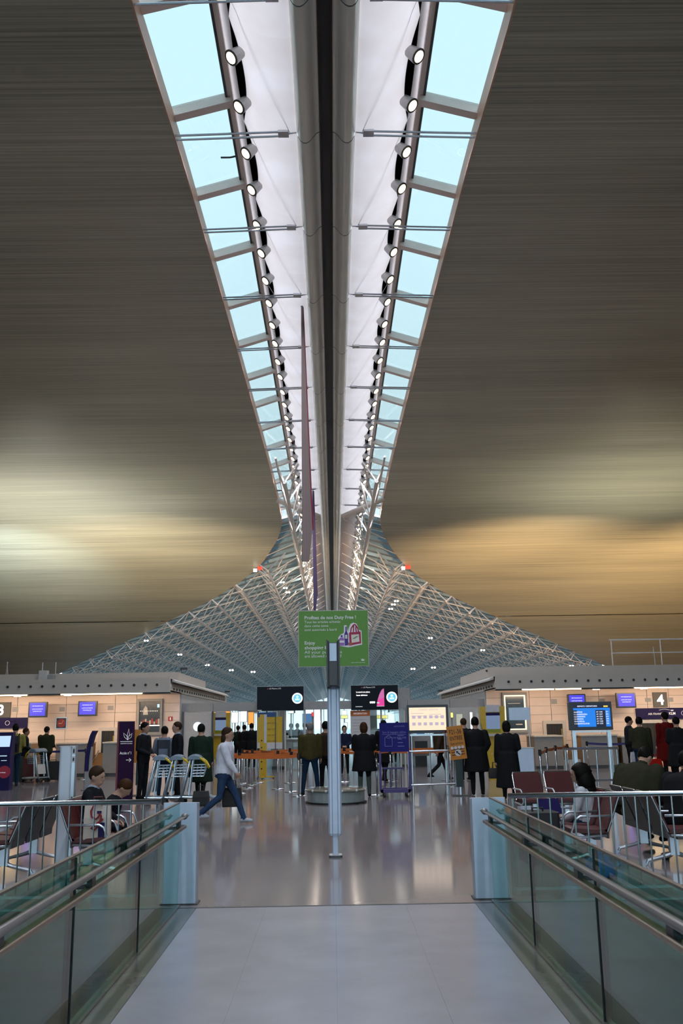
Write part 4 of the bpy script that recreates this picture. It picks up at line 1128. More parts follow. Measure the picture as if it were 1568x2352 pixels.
# ---- tilted orange gate sign on a dark post
M['orange'] = mat('orange_sign', (.48, .17, .008), .5, var=.05)
p = fl(1057, 1828)
t = thing('orange_gate_sign', 'tilted orange gate sign on a dark green post beside the info screen', 'sign', (p.x, p.y, 0))
obj('base', MB().box(-.19, .19, -.16, .16, 0, .02), M['darkgrey'], t)
obj('socket', MB().tube([(0, 0, .02), (0, 0, .22)], .045, 10), M['steel'], t)
obj('post', MB().box(-.075, .075, -.045, .045, .2, 1.0), mat('dark_green_post', (.012, .03, .03), .5), t)
zA, zB = at(1050, 1744, p.y).z, at(1050, 1667, p.y).z
MT = Matrix.Translation((0, -.06, zA)) @ Matrix.Rotation(math.radians(-6.5), 4, 'Y')
hb = zB - zA
pl = obj('plate', MB().box(-.19, .19, 0, .03, 0, hb), M['orange'], t); pl.matrix_local = MT
dk = mat('dark_print_ink', (.03, .015, .01), .6)
text('lettering', 'F21-36', .15, dk, pl, (0, -.003, hb - .18), align='CENTER', width=.28, bold=.001); text('lettering', 'ENTREE', .13, dk, pl, (0, -.003, hb - .32), align='CENTER', width=.29, bold=.001)
text('lettering', 'Gate entrance', .08, dk, pl, (0, -.003, hb - .42), align='CENTER', width=.3)
for i in range(3): obj('text_line', MB().box(-.15, .15, -.003, 0, hb - .54 - .06 * i, hb - .52 - .06 * i), dk, pl)
for i in range(4): obj('small_disc', MB().disc((-.125 + .083 * i, 0, .27), .035, 10, .004), M['paper'], pl)
c_ = obj('arrow_disc', MB().disc((0, 0, .15), .075, 18, .005), M['paper'], pl)
obj('arrow', MB().prism([(-.045, .195), (.01, .19), (-.01, .17), (.05, .115), (.03, .095), (-.03, .15), (-.045, .13)], -.009, -.005), dk, c_)

# ---- blank panel sign, light blue desk box
p = fl(1208, 1822)
t = thing('blue_desk_box', 'light grey blue cabinet standing beside the long dark coat', 'cabinet', (at(1209, 1770, p.y).x, p.y, 0))
hb = at(1208, 1719, p.y).z
obj('body', MB().rbox(-.20, .20, 0, .4, .12, hb, .02, 'z'), M['bluealu'], t); obj('top', MB().box(-.21, .21, -.01, .41, hb, hb + .02), M['lgrey'], t)
obj('foot', MB().box(-.19, .19, .02, .38, .03, .12), M['bluealu'], t)
for s_ in (-1, 1): obj('castor', MB().tube([(s_ * .14 - .02, .06, .03), (s_ * .14 + .02, .06, .03)], .03, 8), M['rubber'], t)
x, w_, z0, z1 = rect(1172, 1625, 1220, 1654, p.y + .6)
t = thing('blank_panel_sign', 'blank grey blue panel sign on a thin steel post', 'sign', (at(1217, 1700, p.y + .6).x, p.y + .6, 0))
obj('panel', MB().box(-w_ + .03, .03, -.03, .0, z0, z1), M['bluealu'], t); obj('post', MB().tube([(0, .02, 0.02), (0, .02, z1)], .018, 8), M['steel'], t); obj('foot', MB().lathe([(.16, 0), (.15, .02), (.03, .03)], n=20), M['steel'], t)

# ---- flight information board on legs
M['flight'] = emis('flight_blue', (.01, .22, .85), 1.0); M['flightdark'] = emis('flight_dark', (.006, .008, .03), 1.0)
Yb = 23.2
x, w_, z0, z1 = rect(1306, 1612, 1404, 1677, Yb)
t = thing('flight_board', 'blue flight information monitor on a tall steel stand', 'flight board', (x, Yb, 0)); h_ = z1 - z0
obj('casing', MB().rbox(-w_ / 2, w_ / 2, -.06, .1, z0, z1, .015, 'y'), M['bezel'], t)
sc_ = obj('screen', MB().box(-w_ / 2 + .1, w_ / 2 - .05, -.066, -.06, z0 + .06, z1 - .06), M['flightdark'], t)
L_ = -w_ / 2 + .1; Wd = w_ - .15
obj('list_column', MB().box(L_ + .09, L_ + Wd * .60, -.07, -.066, z0 + .08, z1 - .15), M['flight'], sc_); obj('list_column', MB().box(L_ + Wd * .87, L_ + Wd, -.07, -.066, z0 + .08, z1 - .15), M['flight'], sc_); obj('header_row', MB().box(L_, L_ + Wd, -.071, -.066, z1 - .2, z1 - .15), M['flight'], sc_)
for i, n_ in enumerate(('PARIS', 'ABERDEEN', 'MADRID', 'ROMA', 'LISBOA', 'BARCELONA')):
    zz = z1 - .26 - .055 * i
    text('lettering', n_, .048, M['screen_txt'], sc_, (L_ + .1, -.074, zz)); text('lettering', '1%d:%d5' % (i % 4, i % 6), .045, M['screen_txt'], sc_, (L_, -.074, zz)); 
    text('lettering', 'AF 12%d' % (40 + i * 7), .045, M['screen_txt'], sc_, (L_ + Wd * .62, -.074, zz)); text('lettering', '2F%d' % (i + 1), .045, M['screen_txt'], sc_, (L_ + Wd * .88, -.074, zz))
text('lettering', 'DEPARTS / DEPARTURES', .045, M['screen_txt'], sc_, (L_ + .1, -.074, z1 - .12)); obj('yellow_tab', MB().box(L_ + Wd * .83, L_ + Wd * .95, -.07, -.066, z1 - .13, z1 - .095), emis('tab_yellow', (.9, .7, .1), 1), sc_)
for s_ in (-1, 1): obj('leg', MB().box(s_ * .43 - .045, s_ * .43 + .045, -.02, .06, 0, z0), M['alu'], t)
obj('top_bar', MB().box(-.43, .43, -.01, .05, z0 - .05, z0 - .01), M['alu'], t)
obj('foot', MB().box(-.55, .55, -.2, .25, 0, .03), M['darkgrey'], t)
# low steel barrier frame around it
t = thing('crowd_barrier', 'low tubular steel barrier frame in front of the flight board', 'barrier', (at(1365, 1800, Yb - 1.0).x, Yb - 1.0, 0))
zt_ = at(1365, 1719, Yb - 1.0).z
obj('top_rail', MB().tube([(-.68, 0, zt_), (.62, 0, zt_)], .028, 8), M['steel'], t); obj('low_rail', MB().tube([(-.6, 0, .3), (.68, 0, .3)], .025, 8), M['steel'], t)
for xx in (-.62, -.45, -.2, .1, .45, .58): obj('upright', MB().tube([(xx, .02, 0), (xx, .02, zt_)], .022, 8), M['steel'], t)

# ---- purple totem, orange sign behind it
M['purple'] = mat('dark_purple_print', (.026, .006, .034), .5, spec=.1); M['maroon_edge'] = mat('maroon_edge', (.16, .02, .02), .45)
p = fl(283, 1842)
hb = at(285, 1657, p.y).z; w_ = .37
t = thing('access_totem', 'tall dark purple totem with white leaf emblem and arrow', 'totem sign', (p.x, p.y, 0))
obj('body', MB().box(-w_ / 2 + .03, w_ / 2, 0, .12, .03, hb), M['purple'], t); obj('edge', MB().box(-w_ / 2 - .01, -w_ / 2 + .03, 0, .12, .03, hb), M['maroon_edge'], t); obj('foot', MB().box(-w_ / 2, w_ / 2, -.05, .17, 0, .03), M['darkgrey'], t)
obj('leaf_emblem', MB().tube([(.05, -.004, hb - .42), (.04, -.004, hb - .3), (.07, -.004, hb - .17), (.09, -.004, hb - .3), (.05, -.004, hb - .42)], .005, 4).tube([(.05, -.004, hb - .42), (-.03, -.004, hb - .35), (-.05, -.004, hb - .26), (.03, -.004, hb - .33), (.05, -.004, hb - .42), (.13, -.004, hb - .36), (.15, -.004, hb - .27), (.07, -.004, hb - .34)], .005, 4), M['txt'], t)
obj('underline', MB().box(-.12, .16, -.004, 0, hb - .46, hb - .45), M['txt'], t); text('lettering', 'AEROPORTS DE PARIS', .035, M['txt'], t, (-.11, -.004, hb - .51), width=.27)
text('lettering', 'Accès n°1', .085, M['txt'], t, (-.12, -.004, hb - .74), width=.26)
obj('arrow', MB().tube([(.03, -.004, hb - .87), (.14, -.004, hb - .87)], .006, 4).tube([(.10, -.004, hb - .83), (.145, -.004, hb - .87), (.10, -.004, hb - .91)], .006, 4), M['txt'], t)
p = fl(312, 1830)
t = thing('orange_sign_stand', 'orange sign on a dark post half hidden behind the purple totem', 'sign', (at(313, 1720, p.y).x, p.y + .3, 0))
zA, zB = at(313, 1753, p.y).z, at(313, 1676, p.y).z
obj('plate', MB().box(-.13, .19, 0, .03, zA, zB), M['orange'], t); obj('post', MB().box(-.06, .06, .03, .1, .25, zA + .1), mat('dark_post', (.015, .03, .03), .5), t); obj('socket', MB().tube([(0, .06, .02), (0, .06, .27)], .04, 8), M['steel'], t); obj('base', MB().box(-.18, .18, -.1, .2, 0, .02), M['darkgrey'], t)
obj('round_mark', MB().disc((.06, 0, zB - .13), .05, 14, .004), M['paper'], t)
# curved blue sign stand
p = fl(198, 1800)
t = thing('curved_sign_stand', 'slim curved dark blue sign leaning back beside the grey counter', 'sign', (at(200, 1750, 26.5).x, 26.5, 0))
sp = [(0, .0), (.0, .5), (.01, .9), (.05, 1.2), (.11, 1.45), (.17, 1.58)]
obj('panel', MB().loft([[(x_ - .06, -.03, z_), (x_ + .05, -.03, z_), (x_ + .05, .22, z_), (x_ - .06, .22, z_)] for x_, z_ in sp[1:]]), M['navy'], t); obj('post', MB().box(-.04, .10, 0, .18, 0.02, 1.15), M['grey'], t); obj('base', MB().box(-.12, .2, -.1, .3, 0, .02), M['darkgrey'], t)
# ---- white post with labels (left foreground)
t = thing('white_column_post', 'pale rounded column post with printed labels behind the left railing', 'column post', (at(150, 1850, 12.45).x, 12.45, 0))
hb = at(155, 1713, 12.45).z
obj('shaft', MB().rbox(-.10, .062, -.05, .09, 0, hb - .01, .045, 'z', 5), mat('pale_post', (.58, .63, .70), .4, var=.02), t, smooth=False); obj('cap', MB().box(-.10, .105, -.05, .09, hb - .01, hb), M['lgrey'], t)
obj('side_channel', MB().box(.062, .105, -.03, .08, 0, hb - .01), M['alu'], t)
for z_, q in ((hb - .11, .09), (hb - .21, .08)):
    lb = obj('label', MB().box(.066, .102, -.034, -.03, z_, z_ + q), M['paper'], t); obj('label_print', MB().box(.075, .095, -.037, -.034, z_ + .02, z_ + q - .02), M['black'], lb)
obj('slot', MB().box(.075, .098, -.036, -.03, .4, .52).box(.078, .095, -.036, -.03, .65, .8), M['darkgrey'], t)
# ---- navy check-in machine at the far left
p = fl(8, 1816)
t = thing('checkin_machine', 'navy self check-in machine with lit screen at the far left', 'check-in machine', (at(4, 1750, p.y).x, p.y, 0))
hb = at(10, 1682, p.y).z
obj('body', MB().loft([[(-.24, y0_, z_), (.24, y0_, z_), (.24, .3, z_), (-.24, .3, z_)] for y0_, z_ in ((.0, 0), (-.02, .5), (-.06, 1.0), (.02, 1.2), (.1, hb))]), M['navy'], t)
obj('screen', MB().loft([[(-.2, y_ - .012, z_), (.19, y_ - .012, z_), (.19, y_, z_), (-.2, y_, z_)] for y_, z_ in ((.012, 1.18), (.08, hb - .1))]), emis('pale_screen', (.55, .75, 1.0), 1.0), t)
obj('red_disc', MB().disc((.1, -.03, .5), .17, 20, .012), mat('crimson_disc', (.4, .01, .04), .5), t); text('lettering', 'e-services', .06, M['txt'], t, (-.1, -.05, .47))
obj('slot', MB().box(-.1, .16, -.075, -.06, .92, .95).box(.0, .16, -.065, -.05, .8, .82), M['steel'], t)

# ---- hanging pennants
def pennant(px, y0, y1, Y, w0, w1, colr, edge, lab, rz):
    a = at(px, y0, Y); b = at(px, y1, Y)
    t = thing('hanging_pennant', lab, 'pennant', (b.x, Y, b.z), rz); H = a.z - b.z
    pts = [(-w0 / 2, H), (w0 / 2, H), (w1 * .85, H * .22), (w1, H * .12), (w1 * .6, 0), (-w1 * .15, 0), (-w1 * .12, H * .2)]
    obj('cloth', MB().prism(pts, -.02, .02), colr, t); obj('hem', MB().prism([(w0 / 2, H), (w0 / 2 + .02, H), (w1 * .85 + .04, H * .22), (w1 + .04, H * .12), (w1, H * .12), (w1 * .85, H * .22)], -.025, .025), edge, t)
    obj('finial', MB().ell((0, 0, H + .04), (.04, .04, .05)), M['grey'], t); obj('cord', MB().tube([(0, 0, H), (0, 0, H + .25)], .008, 4), M['grey'], t)
def striped(name, a, b):
    m, n, l, p_ = node_mat(name)
    t_ = n.new('ShaderNodeTexCoord'); wv = n.new('ShaderNodeTexWave'); wv.inputs['Scale'].default_value = 9; wv.bands_direction = 'X'; wv.inputs['Distortion'].default_value = .6
    r_ = n.new('ShaderNodeValToRGB'); r_.color_ramp.elements[0].color = (*a, 1); r_.color_ramp.elements[1].color = (*b, 1)
    l.new(t_.outputs['Object'], wv.inputs[0]); l.new(wv.outputs[0], r_.inputs[0]); l.new(r_.outputs[0], p_.inputs['Base Color']); p_.inputs['Roughness'].default_value = .7; return m
pennant(697, 706, 1290, 25.4, .05, .26, striped('mauve_stripe_cloth', (.16, .10, .09), (.36, .28, .27)), mat('crimson_hem', (.25, .02, .03), .6), 'long mauve striped pennant hanging from the spine, nearer and wider one', .3)
pennant(721, 1128, 1404, 47.5, .08, .17, mat('violet_cloth', (.12, .09, .2), .7), mat('red_hem', (.22, .06, .08), .6), 'narrow violet pennant hanging farther along the spine', .3)

# ---- queue barriers
M['belt_o'] = mat('orange_webbing', (.55, .12, .012), .6, var=.06); M['belt_b'] = mat('blue_webbing', (.03, .03, .16), .6)
def make_stanchion():
    t = thing('queue_stanchion', '', 'stanchion', (0, 0, 0))
    obj('base', MB().lathe([(.17, 0), (.17, .012), (.12, .025), (.03, .035)], n=20), M['steel'], t, smooth=False)
    obj('post', MB().tube([(0, 0, .03), (0, 0, .92)], .027, 10), M['steel'], t, smooth=True)
    obj('belt_head', MB().tube([(0, 0, .86), (0, 0, .99)], .038, 10), M['black'], t)
    return t
st0 = None
ST = {}
def stanchion(key, x, y, lab):
    global st0
    if st0 is None: st0 = make_stanchion(); o = st0; o.location = (x, y, 0)
    else: o = dup(st0, (x, y, 0))
    o['label'] = lab; o['group'] = 'queue stanchions'; ST[key] = Vector((x, y, 0))
def belt(a, b, m, lab, z=.925, hh=.035):
    A, B_ = ST[a] + Vector((0, 0, z)), ST[b] + Vector((0, 0, z))
    d = (B_ - A).normalized(); A = A + d * .04; B_ = B_ - d * .04; n = Vector((-d.y, d.x, 0)) * .003
    mb = MB(); rows = []
    for i in range(7):
        q = i / 6; c_ = A.lerp(B_, q) - Vector((0, 0, .03 * 4 * q * (1 - q)))
        rows.append([c_ + n + Vector((0, 0, hh)), c_ + n - Vector((0, 0, hh)), c_ - n - Vector((0, 0, hh)), c_ - n + Vector((0, 0, hh))])
    tag(obj('barrier_belt', mb.loft(rows), m, None), lab, 'barrier belt', 'retractable barrier belts')
pts = {'a': (530, 1829), 'b': (549, 1823), 'c': (567, 1811), 'd': (579, 1803), 'e': (593, 1798), 'f': (669, 1819), 'g': (686, 1829), 'h': (866, 1827)}
names = {'a': 'queue stanchion behind the walking woman in white', 'b': 'front queue stanchion at the left end of the orange belts', 'c': 'second queue stanchion receding from the left end of the orange belts', 'd': 'third queue stanchion receding behind the walking woman', 'e': 'farthest of the receding left queue stanchions, by the yellow gauge', 'f': 'queue stanchion just left of the man in the olive sweater', 'g': 'nearest queue stanchion at the foot of the man in jeans', 'h': 'queue stanchion between the black coat and the violet cart'}
for k_, q in pts.items():
    p = fl(*q); stanchion(k_, p.x, p.y, names[k_])
xs = [-2.9, -1.5, .1, 1.5, 3.1]
for i, xx in enumerate(xs):
    stanchion('m%d' % i, xx, 25.6, 'middle row queue stanchion %s' % ('by the dark queue group', 'behind the baggage gauge', 'behind the pole', 'behind the violet cart', 'behind the orange gate sign')[i])
    stanchion('r%d' % i, xx + .2, 28.2, 'rear row queue stanchion %s' % ('by the dark queue group', 'behind the man in jeans', 'in front of the seated staff', 'behind the info screen', 'left of the yellow kiosk')[i])
for a, b, lb in (('a', 'g', 'front orange belt left of the man in jeans'), ('b', 'f', 'second orange belt left of the man in jeans'), ('e', 'f', 'slanting orange belt by the yellow gauge'), ('m0', 'm1', 'middle orange belt behind the yellow gauge'), ('m1', 'm2', 'middle orange belt behind the man in jeans'), ('m2', 'm3', 'middle orange belt behind the black coat'), ('m3', 'm4', 'middle orange belt behind the info screen'), ('r0', 'r1', 'rear orange belt left of the pole'), ('r1', 'r2', 'rear orange belt behind the pole'), ('r2', 'r3', 'rear orange belt behind the violet cart'), ('r3', 'r4', 'rear orange belt by the orange gate sign')):
    belt(a, b, M['belt_o'], lb)
for k_, (q, lb) in {'s': ((1245, 1821), 'nearest queue stanchion right of the grey blue cabinet'), 't': ((1259, 1806), 'second queue stanchion right of the grey blue cabinet'), 'u': ((1280, 1797), 'third queue stanchion, left of the flight board'), 'v': ((1307, 1790), 'queue stanchion behind the flight board leg'), 'w': ((1352, 1775), 'queue stanchion in front of the right grey counters'), 'x': ((1460, 1776), 'queue stanchion by the blurred travellers under number 4'), 'y': ((12, 1790), 'queue stanchion beside the person in the yellow jacket'), 'z': ((194, 1790), 'queue stanchion beside the curved blue sign')}.items():
    p = fl(*q); stanchion(k_, p.x, p.y, lb)
belt('s', 't', M['belt_o'], 'orange belt right of the grey blue cabinet'); belt('t', 'u', M['belt_o'], 'orange belt second from the grey blue cabinet'); belt('u', 'v', M['belt_o'], 'orange belt ending at the flight board')
belt('w', 'x', M['belt_b'], 'blue belt across the right counters'); belt('y', 'z', M['belt_b'], 'blue belt across the left counters and trolley')

# ---- beam seats
M['maroon'] = mat('maroon_vinyl', (.075, .012, .012), .45, var=.08); M['seatback'] = mat('grey_seat_shell', (.055, .058, .058), .45)
def bench(loc, rz, n, lab, k=.92, sp=.60):
    t = thing('beam_seat', lab, 'bench', loc, rz, 'beam seats in the waiting area'); t.scale = (k, k, k)
    L = n * sp
    obj('beam', MB().box(-L / 2, L / 2, .02, .10, .33, .39), M['seatback'], t)
    for i in range(n):
        xc = -L / 2 + sp * (i + .5)
        obj('seat', MB().loft([[(xc - .25, y, z), (xc + .25, y, z), (xc + .25, y, z + .05), (xc - .25, y, z + .05)] for y, z in ((-.24, .40), (-.2, .415), (.05, .395), (.22, .40))]), M['maroon'], t)
        b = obj('backrest', MB().loft([[(xc - .25, y - .03, z), (xc + .25, y - .03, z), (xc + .25, y, z), (xc - .25, y, z)] for y, z in ((.20, .42), (.27, .6), (.36, .84), (.385, .88))]), M['maroon'], t)
        obj('back_shell', MB().loft([[(xc - .26, y, z), (xc + .26, y, z), (xc + .26, y + .02, z), (xc - .26, y + .02, z)] for y, z in ((.20, .34), (.205, .42), (.275, .6), (.365, .84), (.39, .885))]), M['seatback'], b)
        obj('back_edge', MB().tube([(xc - .262, .20, .42), (xc - .262, .275, .6), (xc - .262, .37, .84), (xc - .24, .395, .89), (xc + .24, .395, .89), (xc + .262, .37, .84), (xc + .262, .275, .6), (xc + .262, .20, .42)], .009, 5), M['steel'], b)
    for i in range(n + 1):
        xc = -L / 2 + sp * i
        obj('armrest', MB().tube([(xc, .18, .38), (xc, -.18, .36), (xc, -.27, .42), (xc, -.20, .58), (xc, -.14, .615), (xc, .24, .615)], .016, 7), M['alu'], t, smooth=True)
    for xc in (-L / 2 + .3, L / 2 - .3):
        lg = obj('leg', MB().box(xc - .035, xc + .035, .0, .11, .11, .36), M['alu'], t)
        for s_ in (-1, 1):
            obj('foot', MB().tube([(xc, .055, .14), (xc, .055 + s_ * .12, .10), (xc, .055 + s_ * .34, .05), (xc, .055 + s_ * .36, .012)], [.03, .026, .022, .02], 8), M['alu'], lg)
    return t
bench((-3.92, 12.05, 0), -PI / 2, 3, 'beam seat facing away at the far left behind the railing')
bench((-2.84, 12.05, 0), PI / 2, 3, 'beam seat where the man in the dark suit sits')
bench((2.98, 12.1, 0), -PI / 2, 3, 'beam seat where the woman in the white jacket sits')
bench((4.02, 12.0, 0), PI / 2, 3, 'beam seat at the far right backing onto the woman in white')
bench((3.55, 15.9, 0), .15, 2, 'distant maroon beam seat left of the seated woman')

# ---- baggage trolleys
M['ytrol'] = mat('yellow_handle', (.55, .38, .01), .4); M['trolcap'] = mat('blue_grey_plastic', (.16, .22, .28), .4); M['trol'] = mat('trolley_tube', (.50, .60, .68), .3, metal=.7)
def make_trolley(lab):
    t = thing('baggage_trolley', lab, 'trolley', (0, 0, 0), 0, 'baggage trolleys')
    for s_ in (-1, 1):
        obj('upright', MB().tube([(-.12, s_ * .24, .16), (.06, s_ * .24, .93)], .026, 8), M['trol'], t, smooth=True)
        obj('brace', MB().tube([(.05, s_ * .22, .18), (.12, s_ * .22, .92)], .018, 6), M['trol'], t)
        obj('base_rail', MB().tube([(-.16, s_ * .22, .15), (.3, s_ * .2, .13), (.72, s_ * .06, .12)], .022, 7), M['trol'], t)
        obj('wheel', MB().tube([(-.12, s_ * .24 - .02, .07), (-.12, s_ * .24 + .02, .07)], .07, 12), M['rubber'], t)
    obj('front_wheel', MB().tube([(.70, -.025, .06), (.70, .025, .06)], .06, 12), M['rubber'], t)
    obj('head_cap', MB().loft([[(.16 + .17 * math.cos(a) * q, y, .94 + .11 * math.sin(a) * q) for a in [PI * i / 8 for i in range(9)]] for y, q in ((-.27, .75), (-.25, 1), (.25, 1), (.27, .75))]), M['trolcap'], t, smooth=False)
    obj('handle', MB().tube([(.27, -.25, .98), (.40, -.25, .88), (.47, -.22, .76), (.47, .22, .76), (.40, .25, .88), (.27, .25, .98)], .026, 8), M['ytrol'], t, smooth=True)
    mb = MB()
    for i in range(5):
        z = .58 + .06 * i
        mb.tube([(.08, -.2, z), (.36 + .02 * i, -.18, z), (.36 + .02 * i, .18, z), (.08, .2, z)], .008, 5)
    for j in range(6): mb.tube([(.36, -.18 + .072 * j, .58), (.44, -.18 + .072 * j, .82)], .007, 5)
    for j in range(4):
        for s_ in (-1, 1): mb.tube([(.12 + .08 * j, s_ * .19, .57), (.14 + .085 * j, s_ * .19, .82)], .007, 5)
    obj('wire_basket', mb, M['trol'], t)
    obj('platform', MB().box(-.12, .55, -.16, .16, .14, .165), M['trol'], t)
    obj('advert_plate', MB().box(-.09, -.05, -.2, .2, .25, .55, Matrix.Rotation(.2, 4, 'Y')), M['lgrey'], t)
    return t
p = fl(345, 1849)
tr = make_trolley('first parked baggage trolley nearest the man in the suit'); tr.location = (p.x, p.y + .25, 0); tr.rotation_euler = (0, 0, .10)
dup(tr, (p.x + .37, p.y + .28, 0), .10, 'middle parked baggage trolley of the three nested'); dup(tr, (p.x + .75, p.y + .31, 0), .10, 'last parked baggage trolley beside the walking woman in white')
p = fl(92, 1797)
lt = dup(tr, (p.x, p.y, 0), PI - .45, 'loaded baggage trolley among the travellers by counter 3')
def suitcase(lab, loc, rz, w_, d_, h_, m, wheels=True):
    t = thing('suitcase', lab, 'suitcase', loc, rz)
    obj('shell', MB().rbox(-w_ / 2, w_ / 2, -d_ / 2, d_ / 2, .04, h_, .05, 'z'), m, t, smooth=False)
    obj('handle', MB().tube([(-w_ * .15, 0, h_), (-w_ * .15, 0, h_ + .04), (w_ * .15, 0, h_ + .04), (w_ * .15, 0, h_)], .012, 6), M['black'], t)
    obj('zip', MB().box(-w_ / 2 - .003, w_ / 2 + .003, -.008, .008, .06, h_ - .03), M['black'], t)
    for s_ in (-1, 1): obj('wheel', MB().tube([(s_ * w_ * .35 - .015, -d_ * .3, .025), (s_ * w_ * .35 + .015, -d_ * .3, .025)], .025, 8), M['rubber'], t)
    return t
blk = mat('black_fabric', (.012, .012, .013), .7, var=.15); red_ = mat('dark_red_fabric', (.07, .008, .006), .6); dg_ = mat('dark_green_fabric', (.018, .03, .026), .7)
p = fl(62, 1793); suitcase('dark red suitcase by the trolley at counter 3', (p.x, p.y, 0), .2, .42, .3, .75, red_)
p = fl(34, 1799); suitcase('tall dark green suitcase beside the yellow jacket', (p.x, p.y, 0), -.1, .36, .28, .82, dg_)
p = fl(120, 1794); suitcase('black suitcase in front of the man in black', (p.x, p.y, 0), .1, .6, .3, .62, blk)
suitcase('large black suitcase beside the seated woman, behind the railing', (at(1235, 1880, 11.6).x, 11.6, 0), .05, .42, .45, .60, blk)

# ---- luggage items
def carrybag(name, lab, loc, rz, w_, d_, h_, m, hm, cat='bag', hh=.1, top=.9):
    t = thing(name, lab, cat, loc, rz)
    obj('body', MB().loft([[(-w_ / 2 * q, -d_ / 2 * q2, z), (w_ / 2 * q, -d_ / 2 * q2, z), (w_ / 2 * q, d_ / 2 * q2, z), (-w_ / 2 * q, d_ / 2 * q2, z)] for z, q, q2 in ((0, .94, .9), (.03, 1, 1), (h_ * .6, 1, .95), (h_, top, .6))]), m, t)
    for s_ in (-1, 1): obj('handle', MB().tube([(-w_ * .2, s_ * d_ * .2, h_ * .98), (-w_ * .16, s_ * d_ * .15, h_ + hh), (w_ * .16, s_ * d_ * .15, h_ + hh), (w_ * .2, s_ * d_ * .2, h_ * .98)], .008, 5), hm, t)
    return t
pap = mat('cream_paper_bag', (.50, .42, .36), .6)
bagp = at(228, 1905, 11.45)
t = carrybag('shopping_bag', 'cream paper shopping bag with a red script letter beside the seated man', (bagp.x, 11.35, .385), .12, .30, .14, .42, pap, M['maroon'], 'shopping bag', .06, .96)
rs = mat('red_script_print', (.24, .01, .02), .5)
obj('script_letter', MB().tube([(.06, -.077, .39), (.02, -.078, .41), (-.04, -.08, .39), (-.07, -.083, .33), (-.06, -.085, .27), (-.01, -.085, .24), (.03, -.083, .28), (.02, -.08, .32), (.05, -.083, .27), (.03, -.087, .19), (-.02, -.085, .12), (-.06, -.085, .14), (0, -.085, .19), (.07, -.085, .24)], .011, 6), rs, t)
obj('small_print', MB().box(.0, .05, -.088, -.08, .30, .33).box(.02, .09, -.088, -.08, .04, .2), M['navy'], t)
bl = mat('blue_plastic_bag', (.03, .17, .50), .35, var=.25, scale=12)
bp = fl(1378, 2015)
mb = MB(); rng = random.Random(3); rows = []
for i in range(9):
    t_ = i / 8; z = .21 * t_; rr = (.19 * (1 - .55 * t_ ** 1.5)) * (1 if i else .85)
    rows.append([(rr * math.cos(2 * PI * k_ / 14) * (1 + rng.uniform(-.12, .12)), rr * .75 * math.sin(2 * PI * k_ / 14) * (1 + rng.uniform(-.12, .12)), z + rng.uniform(-.01, .01) * (i > 0)) for k_ in range(14)])
t = thing('plastic_bag', 'crumpled blue plastic bag on the floor under the right seats', 'plastic bag', (bp.x, bp.y, .01)); obj('bag_body', mb.loft(rows), bl, t, smooth=True)
obj('knot', MB().ell((0, 0, .22), (.05, .03, .04)), bl, t, smooth=True)

# ---- security area behind the glass
def lightbox(px, Y, m, lab, zdrop=True):
    x, w_, z0, z1 = rect(*px, Y)
    t = thing('light_box_sign', lab, 'light box', (x, Y, z0))
    obj('glowing_face', MB().box(-w_ / 2, w_ / 2, 0, .05, 0, z1 - z0), m, t); obj('casing', MB().box(-w_ / 2 - .02, w_ / 2 + .02, .05, .2, -.02, z1 - z0 + .02), M['grey'], t)
    obj('support', MB().tube([(0, .12, 0), (0, .12, -z0 + .001)], .03, 6), M['grey'], t)
wl = emis('white_lightbox', (.95, 1, 1), 1.6); yl = emis('yellow_lightbox', (1, .85, .25), 1.2); bl2 = emis('blue_lightbox', (.10, .28, .6), .6); ol = emis('orange_shop_glow', (1.0, .42, .08), 1.0); rl = emis('red_lightbox', (1, .05, .05), 1.0)
for px, Y, m_, lb in (((662, 1633, 674, 1638), 40, wl, 'small white lit sign deep in the security hall'), ((783, 1643, 798, 1650), 44, yl, 'yellow lit sign just right of the pole'), ((860, 1643, 868, 1650), 44, yl, 'small yellow lit sign left of the security crowd'), ((868, 1643, 890, 1650), 46, yl, 'wide yellow lit sign above the security crowd'), ((785, 1632, 796, 1642), 48, wl, 'bright white lit panel above the yellow sign'), ((695, 1640, 716, 1668), 43, bl2, 'blue lit panel left of the pole'), ((716, 1637, 720, 1645), 42, rl, 'tiny red lit sign in the security hall'), ((790, 1660, 797, 1672), 42, wl, 'narrow white lit panel beside the notice'), ((488, 1636, 494, 1690), 39, ol, 'narrow orange lit shop front by the grey door'), ((515, 1634, 528, 1672), 44, ol, 'orange lit shop window behind the yellow kiosk'), ((532, 1636, 546, 1660), 46, wl, 'white lit shop shelf in the distance'), ((552, 1634, 566, 1658), 46, wl, 'bright shop window above the dark queue group'), ((570, 1636, 582, 1664), 42, ol, 'amber lit shop column near the advert screen'), ((1035, 1637, 1040, 1648), 40, yl, 'tiny yellow lit sign right of the info screen'), ((1048, 1640, 1062, 1668), 41, mat('cream_lit_wall', (.5, .48, .4), .5, emit=(.9, .9, .7), es=.35), 'pale lit panel behind the orange gate sign'), ((1080, 1636, 1085, 1676), 38, wl, 'vertical white lit tube left of the long dark coat'), ((1100, 1626, 1108, 1645), 40, wl, 'small white lit panel by the right wall corner')):
    lightbox(px, Y, m_, lb)
def desk(px, py0, py1, Y, lab):
    x, w_, z0, z1 = rect(px[0], py0, px[1], py1, Y)
    t = thing('screening_desk', lab, 'desk', (x, Y, 0))
    obj('body', MB().box(-w_ / 2, w_ / 2, 0, .8, 0, z1 - .05), M['lgrey'], t); obj('top', MB().box(-w_ / 2 - .03, w_ / 2 + .03, -.05, .82, z1 - .05, z1), M['white'], t); obj('divider', MB().box(-.02, .02, -.01, 0, .1, z1 - .1), M['grey'], t)
